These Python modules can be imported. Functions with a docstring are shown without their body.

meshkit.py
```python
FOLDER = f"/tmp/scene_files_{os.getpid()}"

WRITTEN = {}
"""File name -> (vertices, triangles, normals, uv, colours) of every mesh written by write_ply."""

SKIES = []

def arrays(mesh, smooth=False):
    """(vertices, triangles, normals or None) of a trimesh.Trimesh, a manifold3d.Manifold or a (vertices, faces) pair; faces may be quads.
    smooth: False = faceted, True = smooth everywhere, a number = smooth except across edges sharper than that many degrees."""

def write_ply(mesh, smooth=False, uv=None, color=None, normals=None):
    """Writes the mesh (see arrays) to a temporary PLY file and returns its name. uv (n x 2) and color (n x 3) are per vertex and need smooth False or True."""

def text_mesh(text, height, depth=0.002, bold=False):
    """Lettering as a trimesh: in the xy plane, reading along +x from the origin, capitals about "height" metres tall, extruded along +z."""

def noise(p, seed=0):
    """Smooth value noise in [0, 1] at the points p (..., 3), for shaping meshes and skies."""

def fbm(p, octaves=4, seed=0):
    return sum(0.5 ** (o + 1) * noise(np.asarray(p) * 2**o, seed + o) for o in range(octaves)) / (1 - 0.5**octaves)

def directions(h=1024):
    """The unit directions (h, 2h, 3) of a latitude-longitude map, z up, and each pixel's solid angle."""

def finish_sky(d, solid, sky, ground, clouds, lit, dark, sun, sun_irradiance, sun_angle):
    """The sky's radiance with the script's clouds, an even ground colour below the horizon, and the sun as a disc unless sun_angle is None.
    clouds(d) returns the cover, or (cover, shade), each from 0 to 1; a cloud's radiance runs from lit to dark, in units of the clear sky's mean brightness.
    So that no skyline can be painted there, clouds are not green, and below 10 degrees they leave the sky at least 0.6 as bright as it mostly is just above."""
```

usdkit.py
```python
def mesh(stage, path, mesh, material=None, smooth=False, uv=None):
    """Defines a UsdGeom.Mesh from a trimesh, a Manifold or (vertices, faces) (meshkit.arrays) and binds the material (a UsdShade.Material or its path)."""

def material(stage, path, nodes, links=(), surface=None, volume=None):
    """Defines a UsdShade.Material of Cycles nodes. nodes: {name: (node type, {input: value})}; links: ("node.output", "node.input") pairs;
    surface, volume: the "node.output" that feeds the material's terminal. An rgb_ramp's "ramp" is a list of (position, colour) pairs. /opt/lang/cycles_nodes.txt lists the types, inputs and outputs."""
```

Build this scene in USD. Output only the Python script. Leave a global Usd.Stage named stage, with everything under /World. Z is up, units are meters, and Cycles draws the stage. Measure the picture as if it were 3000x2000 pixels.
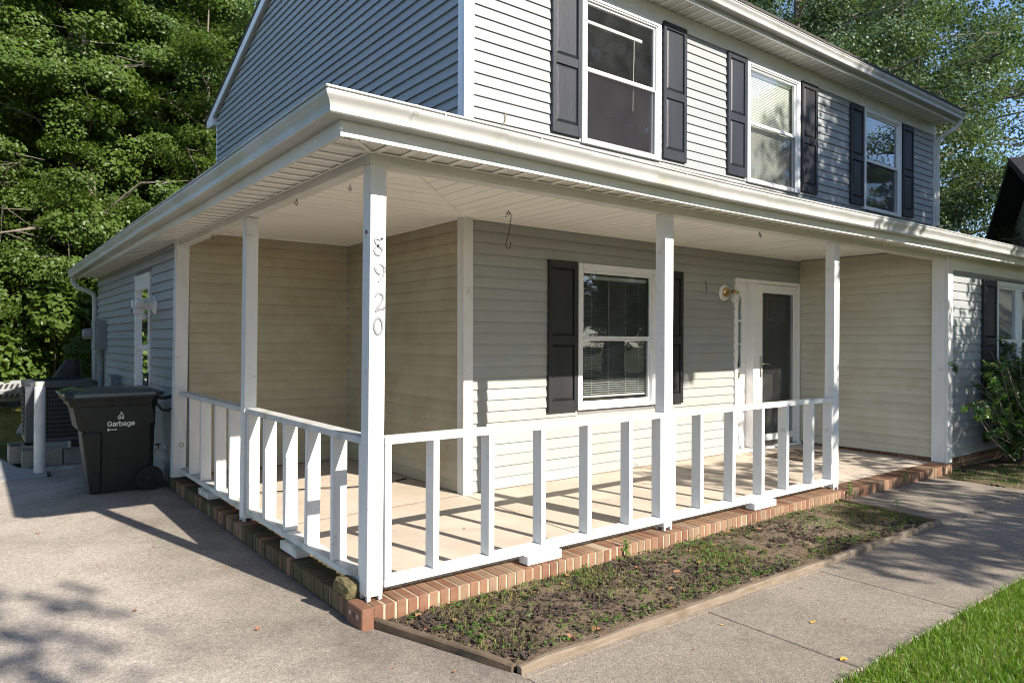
import math, random
import numpy as np
import trimesh
import shapely.geometry as sg
import usdkit, meshkit
from pxr import Usd, UsdGeom, UsdLux, UsdShade, Gf, Sdf, Vt

stage = Usd.Stage.CreateInMemory()
UsdGeom.SetStageUpAxis(stage, "Z")
UsdGeom.SetStageMetersPerUnit(stage, 1.0)
world = UsdGeom.Xform.Define(stage, "/World")
stage.SetDefaultPrim(world.GetPrim())
UsdGeom.Scope.Define(stage, "/World/Looks")

# ------------------------------------------------------------------ camera, sky, sun
EXPOSURE = 1.55
SUN_DIR = np.array([0.225, -1.0, 0.62]); SUN_DIR /= np.linalg.norm(SUN_DIR)
SUN_I, SKY_S = 0.93, 0.105
YAW, PITCH, ROLL, FPX = 0.915833, 0.000576 - 0.00194, 0.003866, 2081.04
CAM = (-1.68307, -3.41916, 1.38236)

F = np.array([math.cos(YAW), math.sin(YAW), 0]); R = np.array([math.sin(YAW), -math.cos(YAW), 0]); U = np.array([0, 0, 1.0])
F2 = F * math.cos(PITCH) + U * math.sin(PITCH); U2 = U * math.cos(PITCH) - F * math.sin(PITCH)
R3 = R * math.cos(ROLL) + U2 * math.sin(ROLL); U3 = U2 * math.cos(ROLL) - R * math.sin(ROLL)
cam = UsdGeom.Camera.Define(stage, "/World/camera")
cam.CreateHorizontalApertureAttr(36.0)
cam.CreateVerticalApertureAttr(24.0)
cam.CreateFocalLengthAttr(36.0 * FPX / 3000)
cam.CreateClippingRangeAttr(Gf.Vec2f(0.05, 2000))
cam.CreateExposureAttr(EXPOSURE)
M4 = Gf.Matrix4d(*R3, 0, *U3, 0, *(-F2), 0, *CAM, 1)
cam.AddTransformOp().Set(M4)

elev = math.asin(SUN_DIR[2]); rot = math.atan2(SUN_DIR[0], SUN_DIR[1])
sky_mat = usdkit.material(stage, "/World/Looks/sky", {
    "s": ("sky_texture", {"sky_type": "single_scattering", "sun_disc": False, "sun_elevation": elev, "sun_rotation": rot,
                          "air_density": 0.7, "aerosol_density": 0.3, "ozone_density": 2.2}),
    "b": ("background_shader", {"strength": SKY_S})}, [("s.color", "b.color")], surface="b.background")
dome = UsdLux.DomeLight.Define(stage, "/World/sky")
UsdShade.MaterialBindingAPI.Apply(dome.GetPrim()).Bind(sky_mat)
dome.GetPrim().SetCustomDataByKey("kind", "structure")
dome.GetPrim().SetCustomDataByKey("label", "clear blue sky behind the trees")
dome.GetPrim().SetCustomDataByKey("category", "sky")
sun = UsdLux.DistantLight.Define(stage, "/World/sun")
sun.CreateIntensityAttr(SUN_I); sun.CreateAngleAttr(0.5); sun.CreateColorAttr(Gf.Vec3f(1.0, 0.93, 0.83)); sun.CreateNormalizeAttr(True)
zx = np.cross([0, 0, 1.0], SUN_DIR); zx /= np.linalg.norm(zx); zy = np.cross(SUN_DIR, zx)
sun.AddTransformOp().Set(Gf.Matrix4d(*zx, 0, *zy, 0, *SUN_DIR, 0, 0, 0, 20, 1))

# ------------------------------------------------------------------ helpers
counts, LOC = {}, {}

def numbered(parent, name):
    k = (parent, name); i = counts.get(k, 0); counts[k] = i + 1
    return f"{parent}/{name}" if i == 0 else f"{parent}/{name}_{i:03d}"

def data(prim, label=None, cat=None, group=None, kind=None):
    for k, v in (("label", label), ("category", cat), ("group", group), ("kind", kind)):
        if v: prim.SetCustomDataByKey(k, v)

def thing(name, label=None, cat=None, loc=(0, 0, 0), rotz=0.0, scale=1.0, group=None, kind=None):
    path = numbered("/World", name)
    x = UsdGeom.Xform.Define(stage, path)
    x.AddTranslateOp().Set(Gf.Vec3d(*map(float, loc))); x.AddRotateZOp().Set(float(rotz)); x.AddScaleOp().Set(Gf.Vec3f(*( (scale,)*3 if np.ndim(scale) == 0 else scale)))
    data(x.GetPrim(), label, cat, group, kind)
    LOC[path] = np.array(loc, float) if rotz == 0 and np.ndim(scale) == 0 and scale == 1.0 else None
    return path

def copy_of(src, name, label, cat, loc, rotz=0.0, scale=1.0, group=None):
    path = thing(name, label, cat, loc, rotz, scale, group)
    p = stage.GetPrimAtPath(path); p.GetReferences().AddInternalReference(src); p.SetInstanceable(True)
    return path

def part(parent, name, mesh, mat, label=None, smooth=False, world_coords=True, kind=None):
    """A mesh part under a thing or part; coordinates are world ones unless the thing is built in its own space."""
    path = numbered(parent, name)
    v, f = (mesh.vertices, mesh.faces) if hasattr(mesh, "vertices") else mesh
    v = np.array(v, float)
    root = "/".join(path.split("/")[:3])
    off = LOC.get(root)
    if world_coords and off is not None: v = v - off
    usdkit.mesh(stage, path, (v, np.array(f)), mat, smooth=smooth)
    data(stage.GetPrimAtPath(path), label, None, None, kind)
    return path

def solo(name, mesh, mat, label, cat=None, group=None, kind=None, smooth=False):
    path = numbered("/World", name)
    v, f = (mesh.vertices, mesh.faces) if hasattr(mesh, "vertices") else mesh
    usdkit.mesh(stage, path, (np.array(v, float), np.array(f)), mat, smooth=smooth)
    data(stage.GetPrimAtPath(path), label, cat, group, kind)
    return path

cat_ = trimesh.util.concatenate

def box(x0, x1, y0, y1, z0, z1):
    m = trimesh.creation.box([x1 - x0, y1 - y0, z1 - z0]); m.apply_translation([(x0 + x1) / 2, (y0 + y1) / 2, (z0 + z1) / 2]); return m

def cbox(x0, x1, y0, y1, z0, z1, c=0.003):
    """Box with chamfered edges."""
    c = min(c, (x1 - x0) * .4, (y1 - y0) * .4, (z1 - z0) * .4)
    pts = []
    for sx in (0, 1):
        for sy in (0, 1):
            for sz in (0, 1):
                X, Y, Z = (x0, x1)[sx], (y0, y1)[sy], (z0, z1)[sz]
                dx, dy, dz = (c, -c)[sx], (c, -c)[sy], (c, -c)[sz]
                pts += [(X + dx, Y + dy, Z), (X + dx, Y, Z + dz), (X, Y + dy, Z + dz)]
    return trimesh.convex.convex_hull(np.array(pts))

def lean(m, z0, z1, b, t):
    v = m.vertices.copy(); k = np.clip((v[:, 2] - z0) / (z1 - z0), 0, 1)[:, None]
    v[:, :2] += (1 - k) * np.array(b) + k * np.array(t); m.vertices = v; return m

def tube(pts, r, sides=8, cap=True):
    p = np.asarray(pts, float); n = len(p); r = np.broadcast_to(r, (n,))
    t = np.gradient(p, axis=0); t /= np.linalg.norm(t, axis=1, keepdims=True) + 1e-12
    a = np.zeros_like(t); prev = np.array([0, 0, 1.0]) if abs(t[0][2]) < .9 else np.array([1.0, 0, 0])
    for i in range(n):
        q = np.cross(t[i], np.cross(prev, t[i])); q /= np.linalg.norm(q) + 1e-12; a[i] = q; prev = q
    b = np.cross(t, a); ang = np.arange(sides) * 2 * np.pi / sides
    v = p[:, None] + r[:, None, None] * (np.cos(ang)[None, :, None] * a[:, None] + np.sin(ang)[None, :, None] * b[:, None])
    v = v.reshape(-1, 3); f = []
    for i in range(n - 1):
        for j in range(sides):
            k = (j + 1) % sides; A, B, C, D = i * sides + j, i * sides + k, (i + 1) * sides + k, (i + 1) * sides + j
            f += [(A, B, C), (A, C, D)]
    if cap:
        v = np.vstack([v, p[0], p[-1]]); c0, c1 = len(v) - 2, len(v) - 1
        for j in range(sides):
            k = (j + 1) % sides
            f += [(c0, k, j), (c1, (n - 1) * sides + j, (n - 1) * sides + k)]
    return trimesh.Trimesh(v, np.array(f), process=False)

def cyl(p0, p1, r, sides=16):
    return tube([p0, p1], r, sides)

def rings(prof, sides=24, axis="z", at=(0, 0, 0)):
    """Lathe: prof = [(r, h)]."""
    ang = np.arange(sides) * 2 * np.pi / sides; v = []; f = []
    for r, h in prof:
        c = np.stack([r * np.cos(ang), r * np.sin(ang), np.full(sides, h)], 1); v.append(c)
    v = np.vstack(v); n = len(prof)
    for i in range(n - 1):
        for j in range(sides):
            k = (j + 1) % sides; A, B, C, D = i * sides + j, i * sides + k, (i + 1) * sides + k, (i + 1) * sides + j
            f += [(A, B, C), (A, C, D)]
    v = np.vstack([v, [0, 0, prof[0][1]], [0, 0, prof[-1][1]]]); c0, c1 = len(v) - 2, len(v) - 1
    for j in range(sides):
        k = (j + 1) % sides; f += [(c0, k, j), (c1, (n - 1) * sides + j, (n - 1) * sides + k)]
    if axis == "y": v = v[:, [0, 2, 1]] * [1, -1, 1]      # +h runs along -y
    if axis == "x": v = v[:, [2, 1, 0]] * [-1, 1, 1]      # +h runs along -x
    m = trimesh.Trimesh(v + np.array(at), np.array(f), process=False)
    m.fix_normals(); return m

def quad(a, b, c, d):
    return trimesh.Trimesh(np.array([a, b, c, d], float), np.array([[0, 1, 2], [0, 2, 3]]), process=False)

def prism(poly, z0, z1):
    m = trimesh.creation.extrude_polygon(sg.Polygon(poly), z1 - z0); m.apply_translation([0, 0, z0]); return m

def prof_sweep(prof, A, B):
    """A closed profile swept from the 3-D frame points A(o, z) to B(o, z): functions giving the point of each profile vertex."""
    a = np.array([A(o, z) for o, z in prof]); b = np.array([B(o, z) for o, z in prof]); n = len(prof)
    v = np.vstack([a, b]); f = []
    for i in range(n):
        j = (i + 1) % n; f += [(i, j, n + j), (i, n + j, n + i)]
    return trimesh.Trimesh(v, np.array(f), process=False)

# ------------------------------------------------------------------ materials
def mat(name, nodes, links, surface="p.BSDF"):
    return usdkit.material(stage, "/World/Looks/" + name, nodes, links, surface=surface)

def tone(name, c0, c1, scale=4.0, rough=0.55, detail=6, bump=0.0, bscale=60.0, bdist=0.002, spec=0.4, stretch=(1, 1, 1), c2=None, s2=1.0, m2=(0.5, 0.7), rand=0.0, metallic=0.0, coat=0.0):
    """Plain surface: noise between two tones, an optional second stain layer, fine bump, optional tone per object."""
    n = {"g": ("geometry", {}), "mp": ("mapping", {"scale": stretch}), "n": ("noise_texture", {"scale": scale, "detail": detail, "roughness": 0.65}),
         "r": ("rgb_ramp", {"ramp": [(0.3, c0), (0.7, c1)]}),
         "p": ("principled_bsdf", {"roughness": rough, "specular_ior_level": spec, "metallic": metallic, "coat_weight": coat})}
    l = [("g.position", "mp.vector"), ("mp.vector", "n.vector"), ("n.fac", "r.fac")]
    out = "r.color"
    if c2 is not None:
        n["n2"] = ("noise_texture", {"scale": s2, "detail": 5, "roughness": 0.7}); n["m2"] = ("map_range", {"from_min": m2[0], "from_max": m2[1], "clamp": True})
        n["x2"] = ("mix", {"mix_type": "mix", "color2": c2})
        l += [("g.position", "n2.vector"), ("n2.fac", "m2.value"), ("m2.result", "x2.fac"), (out, "x2.color1")]; out = "x2.color"
    if rand:
        n["oi"] = ("object_info", {}); n["mr"] = ("map_range", {"to_min": 1 - rand, "to_max": 1 + rand}); n["h"] = ("hsv", {})
        l += [("oi.random", "mr.value"), ("mr.result", "h.value"), (out, "h.color")]; out = "h.color"
    l.append((out, "p.base_color"))
    if bump:
        n["nb"] = ("noise_texture", {"scale": bscale, "detail": 4, "roughness": 0.6}); n["b"] = ("bump", {"strength": bump, "distance": bdist})
        l += [("mp.vector", "nb.vector"), ("nb.fac", "b.height"), ("b.normal", "p.normal")]
    return mat(name, n, l)

M = {}
M["paint"] = tone("white_paint", (.56, .555, .54), (.64, .635, .62), 9, .5, bump=.35, bscale=90, bdist=.002, stretch=(1, 1, .25), c2=(.36, .345, .30), s2=7, m2=(.61, .76))
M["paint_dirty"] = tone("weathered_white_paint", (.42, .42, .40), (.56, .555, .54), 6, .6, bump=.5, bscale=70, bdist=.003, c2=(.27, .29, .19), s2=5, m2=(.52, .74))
M["vinyl"] = tone("white_vinyl", (.64, .64, .635), (.69, .69, .685), 2, .35)
M["trim"] = tone("trim_board", (.56, .555, .52), (.65, .645, .62), 2.2, .45, c2=(.50, .50, .38), s2=1.3, m2=(.5, .78))
M["gutter"] = tone("gutter_enamel", (.36, .36, .34), (.46, .455, .445), 3, .32, stretch=(1, 1, 1), c2=(.27, .26, .19), s2=2.4, m2=(.55, .8), bump=.12, bscale=9, bdist=.004, spec=.5)
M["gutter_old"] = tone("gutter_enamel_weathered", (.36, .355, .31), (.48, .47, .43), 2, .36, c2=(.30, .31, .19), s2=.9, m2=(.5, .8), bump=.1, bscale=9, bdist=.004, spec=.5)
def siding_mat(name, c0, c1, dirt, m2):
    n = {"g": ("geometry", {}), "n": ("noise_texture", {"scale": 1.6, "detail": 5, "roughness": .6}), "r": ("rgb_ramp", {"ramp": [(.3, c0), (.7, c1)]}),
         "n2": ("noise_texture", {"scale": 2.3, "detail": 6, "roughness": .7}), "m2": ("map_range", {"from_min": m2[0], "from_max": m2[1], "clamp": True, "to_max": .8}),
         "x": ("mix", {"color2": dirt}), "oi": ("object_info", {}), "mr": ("map_range", {"to_min": .965, "to_max": 1.035}), "h": ("hsv", {}),
         "mp": ("mapping", {"scale": (5, 5, 120)}), "nb": ("noise_texture", {"scale": 1.0, "detail": 4, "roughness": .6}),
         "n3": ("noise_texture", {"scale": 3.5, "detail": 2}), "ad": ("math", {"math_type": "multiply_add", "value2": .12}),
         "b": ("bump", {"strength": .35, "distance": .004}),
         "p": ("principled_bsdf", {"roughness": .48, "specular_ior_level": .35})}
    l = [("g.position", "n.vector"), ("n.fac", "r.fac"), ("g.position", "n2.vector"), ("n2.fac", "m2.value"), ("m2.result", "x.fac"), ("r.color", "x.color1"),
         ("oi.random", "mr.value"), ("mr.result", "h.value"), ("x.color", "h.color"), ("h.color", "p.base_color"),
         ("g.position", "mp.vector"), ("mp.vector", "nb.vector"), ("g.position", "n3.vector"), ("nb.fac", "ad.value1"), ("n3.fac", "ad.value3"), ("ad.value", "b.height"), ("b.normal", "p.normal")]
    return mat(name, n, l)
M["siding"] = siding_mat("vinyl_siding", (.245, .26, .262), (.28, .293, .293), (.36, .34, .28), (.58, .8))
M["siding_wall"] = siding_mat("vinyl_siding_porch_front", (.275, .282, .270), (.315, .32, .305), (.33, .30, .23), (.48, .82))
M["siding_tan"] = siding_mat("vinyl_siding_bounce_tint", (.41, .385, .305), (.46, .432, .345), (.35, .30, .205), (.45, .8))  # lighter tan base paints in warm light bounced off the porch floor
M["siding_porch"] = siding_mat("vinyl_siding_bounce_and_grime", (.35, .315, .22), (.40, .362, .26), (.29, .232, .14), (.42, .78))  # tan base holds the warm floor bounce; the brown noise layer is grime
M["shutter"] = tone("shutter_plastic", (.014, .016, .0215), (.024, .027, .034), 6, .42, stretch=(1, 1, .18), bump=.45, bscale=60, bdist=.0025, spec=.45)
M["shutter_shaded"] = tone("shutter_plastic_shaded", (.012, .012, .013), (.022, .0215, .023), 6, .5, stretch=(1, 1, .18), bump=.45, bscale=60, bdist=.0025, spec=.35)  # copy of the shutter plastic with shade put into its colour
def concrete(name, lo, hi, stain, s_st, m_st, agg=260, house_strip=None):
    n = {"g": ("geometry", {}), "n1": ("noise_texture", {"scale": .55, "detail": 9, "roughness": .62}), "r1": ("rgb_ramp", {"ramp": [(.28, lo), (.72, hi)]}),
         "n2": ("noise_texture", {"scale": s_st, "detail": 7, "roughness": .72, "distortion": .4}), "m2": ("map_range", {"from_min": m_st[0], "from_max": m_st[1], "clamp": True}),
         "x": ("mix", {"color2": stain}), "v": ("voronoi_texture", {"scale": agg}), "sv": ("separate_color", {}), "mv": ("map_range", {"to_min": .74, "to_max": 1.30}), "h": ("hsv", {}),
         "n3": ("noise_texture", {"scale": 55, "detail": 5, "roughness": .75}), "mv3": ("map_range", {"from_min": .3, "from_max": .7, "to_min": .72, "to_max": 1.25}), "h3": ("hsv", {}),
         "b": ("bump", {"strength": .5, "distance": .003}), "p": ("principled_bsdf", {"roughness": .88, "specular_ior_level": .25})}
    l = [("g.position", "n1.vector"), ("n1.fac", "r1.fac"), ("g.position", "n2.vector"), ("n2.fac", "m2.value"), ("m2.result", "x.fac"), ("r1.color", "x.color1"),
         ("g.position", "v.vector"), ("v.color", "sv.color"), ("sv.r", "mv.value"), ("mv.result", "h.value"), ("x.color", "h.color"),
         ("g.position", "n3.vector"), ("n3.fac", "mv3.value"), ("mv3.result", "h3.value"), ("h.color", "h3.color"), ("h3.color", "p.base_color"),
         ("v.distance", "b.height"), ("b.normal", "p.normal")]
    if house_strip:   # darker strip along the house, with a ragged edge
        n.update({"sx": ("separate_xyz", {}), "nd": ("noise_texture", {"scale": 1.4, "detail": 6, "roughness": .65}), "ad": ("math", {"math_type": "multiply_add", "value2": 1.6}), "md": ("map_range", {"from_min": house_strip[1], "from_max": house_strip[2], "clamp": True}), "xd": ("mix", {"mix_type": "multiply", "color2": house_strip[0]})})
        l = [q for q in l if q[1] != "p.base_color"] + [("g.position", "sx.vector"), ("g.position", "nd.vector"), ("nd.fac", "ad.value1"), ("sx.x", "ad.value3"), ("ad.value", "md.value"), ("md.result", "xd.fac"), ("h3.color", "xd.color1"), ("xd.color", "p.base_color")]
    return mat(name, n, l)
M["drive"] = concrete("driveway_concrete", (.32, .278, .234), (.465, .408, .346), (.225, .194, .164), .9, (.48, .72), 170, house_strip=((.50, .485, .47), -.25, .75))
M["walk"] = concrete("walk_concrete", (.19, .16, .126), (.27, .231, .187), (.13, .109, .087), 1.3, (.52, .75), 190)
M["path"] = concrete("pale_concrete", (.28, .28, .27), (.38, .38, .365), (.18, .18, .17), 1.5, (.55, .8), 120)
def porch_floor():
    n = {"g": ("geometry", {}), "n1": ("noise_texture", {"scale": 1.5, "detail": 7, "roughness": .62}), "r1": ("rgb_ramp", {"ramp": [(.3, (.43, .36, .285)), (.7, (.56, .48, .39))]}),
         "n2": ("noise_texture", {"scale": 2.6, "detail": 8, "roughness": .75, "distortion": .6}), "m2": ("map_range", {"from_min": .56, "from_max": .74, "clamp": True, "to_max": .75}), "x": ("mix", {"color2": (.30, .225, .16)}),
         "n4": ("noise_texture", {"scale": 1.7, "detail": 8, "roughness": .7, "distortion": .3}), "m4": ("map_range", {"from_min": .60, "from_max": .72, "clamp": True, "to_max": .7}), "x4": ("mix", {"color2": (.58, .53, .46)}),
         "n3": ("noise_texture", {"scale": 130, "detail": 4}), "b": ("bump", {"strength": .3, "distance": .002}), "p": ("principled_bsdf", {"roughness": .8, "specular_ior_level": .3})}
    l = [("g.position", "n1.vector"), ("n1.fac", "r1.fac"), ("g.position", "n2.vector"), ("n2.fac", "m2.value"), ("m2.result", "x.fac"), ("r1.color", "x.color1"),
         ("g.position", "n4.vector"), ("n4.fac", "m4.value"), ("m4.result", "x4.fac"), ("x.color", "x4.color1"), ("x4.color", "p.base_color"),
         ("g.position", "n3.vector"), ("n3.fac", "b.height"), ("b.normal", "p.normal")]
    return mat("porch_concrete", n, l)
M["porch"] = porch_floor()
BR = [((.17, .088, .053), (.235, .13, .08)), ((.195, .112, .068), (.25, .152, .094)), ((.145, .07, .043), (.20, .104, .065)), ((.19, .122, .077), (.245, .165, .108))]
for i, (a, b) in enumerate(BR):
    M[f"brick{i}"] = tone(f"brick_{'abcd'[i]}", a, b, 14, .85, bump=.5, bscale=120, bdist=.003, c2=(.20, .13, .09), s2=9, m2=(.58, .78), rand=.1, spec=.2)
    mo = tuple(x * .55 for x in a); mb = tuple(x * .6 for x in b)
    M[f"mossbrick{i}"] = tone(f"mossy_brick_{'abcd'[i]}", mo, mb, 12, .9, bump=.5, bscale=120, bdist=.003, c2=(.06, .06, .03), s2=2.2, m2=(.30, .62), rand=.1, spec=.15)
    M[f"darkbrick{i}"] = tone(f"foundation_brick_{'abcd'[i]}", tuple(x * .62 for x in a), tuple(x * .68 for x in b), 12, .9, bump=.5, bscale=120, bdist=.003, c2=(.10, .06, .04), s2=6, m2=(.5, .7), rand=.15, spec=.15)
M["mortar"] = tone("mortar", (.33, .26, .18), (.41, .335, .245), 20, .9, bump=.4, bscale=160, spec=.2)
M["mossmortar"] = tone("mossy_mortar", (.11, .10, .055), (.19, .165, .10), 14, .9, bump=.4, bscale=160, spec=.2)
M["soil"] = tone("soil", (.10, .072, .05), (.19, .14, .098), 7, .95, bump=.9, bscale=70, bdist=.012, c2=(.27, .21, .15), s2=1.7, m2=(.58, .72), spec=.15)
M["dirt"] = tone("bare_dirt", (.10, .07, .045), (.20, .15, .10), 5, .95, bump=.8, bscale=60, bdist=.01, c2=(.08, .09, .03), s2=1.1, m2=(.5, .7), spec=.1)
M["ground"] = tone("ground", (.06, .075, .025), (.12, .12, .05), 1.3, .95, bump=.8, bscale=30, bdist=.02, c2=(.12, .09, .05), s2=.5, m2=(.5, .7), spec=.1)
M["backlawn"] = tone("back_lawn", (.17, .20, .05), (.27, .26, .09), 3, .95, bump=.8, bscale=60, bdist=.02, c2=(.08, .11, .03), s2=1.1, m2=(.45, .65), spec=.1)
M["forest"] = tone("forest_floor", (.035, .028, .016), (.075, .06, .03), 2, .95, bump=.8, bscale=30, bdist=.03, spec=.1)
M["timber"] = tone("weathered_timber", (.145, .112, .08), (.235, .188, .14), 5, .85, stretch=(1.2, 9, 9), bump=.7, bscale=22, bdist=.004, c2=(.13, .095, .06), s2=4, m2=(.55, .75), spec=.2)
M["timber_dark"] = tone("damp_timber", (.09, .064, .043), (.155, .115, .08), 5, .9, stretch=(4, 2, 9), bump=.7, bscale=22, bdist=.004, c2=(.07, .05, .03), s2=4, m2=(.5, .7), spec=.2)
M["shingle"] = tone("asphalt_shingle", (.055, .05, .047), (.11, .10, .09), 30, .95, bump=.7, bscale=200, bdist=.004, spec=.15)
M["door_white"] = tone("door_paint", (.72, .70, .67), (.78, .76, .74), 3, .4, c2=(.60, .55, .47), s2=3, m2=(.6, .85))
M["door_dark"] = tone("dark_door_paint", (.045, .043, .04), (.06, .057, .053), 3, .4)
M["brass"] = tone("brass", (.50, .36, .15), (.62, .46, .22), 20, .22, metallic=1.0)
M["nickel"] = tone("nickel", (.55, .52, .47), (.66, .62, .56), 20, .25, metallic=1.0)
M["steel"] = tone("brushed_digit_metal", (.26, .26, .27), (.42, .42, .43), 60, .34, metallic=.9)
M["black"] = tone("black_metal", (.012, .012, .012), (.025, .024, .023), 12, .45)
M["rubber"] = tone("black_rubber", (.012, .012, .012), (.022, .022, .022), 12, .7, spec=.3)
M["rust"] = tone("rusty_iron", (.10, .045, .022), (.20, .09, .045), 30, .85)
M["rusty_plate"] = tone("rusty_plate", (.16, .12, .085), (.30, .25, .19), 30, .8)
M["bin"] = tone("bin_plastic", (.009, .0115, .0105), (.016, .0185, .0165), 2.5, .46, bump=.25, bscale=400, bdist=.0008, spec=.28, c2=(.035, .032, .027), s2=3, m2=(.55, .85))
M["binlid"] = tone("bin_lid_plastic", (.022, .036, .042), (.032, .048, .055), 2.5, .26, bump=.15, bscale=300, bdist=.0008, spec=.55)
M["lidtag"] = tone("green_sticker", (.06, .13, .03), (.12, .20, .05), 25, .4)
M["white_print"] = tone("white_print", (.66, .66, .64), (.74, .74, .72), 20, .5)
M["acmetal"] = tone("condenser_paint", (.042, .05, .058), (.06, .07, .08), 3, .4, spec=.5)
M["acdark"] = tone("condenser_coil", (.010, .010, .011), (.02, .02, .021), 3, .6)
M["pvc"] = tone("pvc_pipe", (.50, .52, .53), (.60, .62, .62), 5, .42, c2=(.38, .38, .34), s2=4, m2=(.6, .8))
M["pvccap"] = tone("pvc_cap", (.42, .41, .33), (.52, .51, .42), 8, .5)
M["block"] = tone("cinder_block", (.17, .165, .15), (.28, .27, .245), 12, .95, bump=.8, bscale=140, bdist=.004, c2=(.09, .095, .07), s2=3, m2=(.5, .7))
M["tarp"] = tone("black_cover", (.012, .011, .011), (.022, .020, .019), 4, .6, bump=.6, bscale=9, bdist=.03)
M["greyplastic"] = tone("grey_plastic", (.20, .20, .205), (.30, .30, .305), 4, .45)
M["meter"] = tone("meter_box_paint", (.19, .225, .24), (.26, .30, .315), 5, .5, c2=(.15, .17, .17), s2=5, m2=(.55, .75))
M["camplastic"] = tone("white_plastic", (.66, .66, .65), (.74, .74, .73), 6, .35)
M["mat"] = tone("door_mat", (.045, .03, .022), (.20, .15, .11), 16, .95, detail=2, bump=.8, bscale=90, bdist=.006)
M["blind"] = tone("blind_slats", (.72, .71, .66), (.78, .77, .72), 6, .5)
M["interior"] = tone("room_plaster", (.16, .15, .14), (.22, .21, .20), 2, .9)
M["stone"] = tone("mossy_stone", (.08, .068, .03), (.15, .125, .06), 20, .95, bump=.8, bscale=90, bdist=.006, c2=(.07, .06, .025), s2=12, m2=(.5, .7))
M["neigh_dark"] = tone("dark_brown_paint", (.012, .010, .009), (.022, .018, .016), 3, .7)
M["neigh_siding"] = tone("olive_siding", (.30, .31, .25), (.36, .365, .30), 3, .6)
M["pale_siding"] = tone("pale_siding", (.55, .55, .52), (.62, .62, .58), 3, .6)
M["leafdry"] = tone("dry_leaf", (.20, .09, .04), (.34, .17, .08), 30, .8)
M["leafyellow"] = tone("yellow_leaf", (.55, .28, .03), (.70, .40, .06), 30, .6)

def soffit_mat(name, vented):
    n = {"g": ("geometry", {}), "n": ("noise_texture", {"scale": 2, "detail": 4}), "r": ("rgb_ramp", {"ramp": [(.3, (.83, .81, .76)), (.7, (.88, .86, .81))]}),
         "p": ("principled_bsdf", {"roughness": .5, "specular_ior_level": .35})}
    l = [("g.position", "n.vector"), ("n.fac", "r.fac")]
    if vented:   # small punched holes: dots every 9 mm
        n["v"] = ("voronoi_texture", {"scale": 80.0, "randomness": 0.0}); n["m"] = ("map_range", {"from_min": .30, "from_max": .52, "clamp": True})
        n["x"] = ("mix", {"color1": (.10, .085, .065)})
        l += [("g.position", "v.vector"), ("v.distance", "m.value"), ("m.result", "x.fac"), ("r.color", "x.color2"), ("x.color", "p.base_color")]
    else: l.append(("r.color", "p.base_color"))
    return mat(name, n, l)
M["soffit"] = soffit_mat("vinyl_soffit", False); M["soffit_vent"] = soffit_mat("vented_soffit", True)

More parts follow.
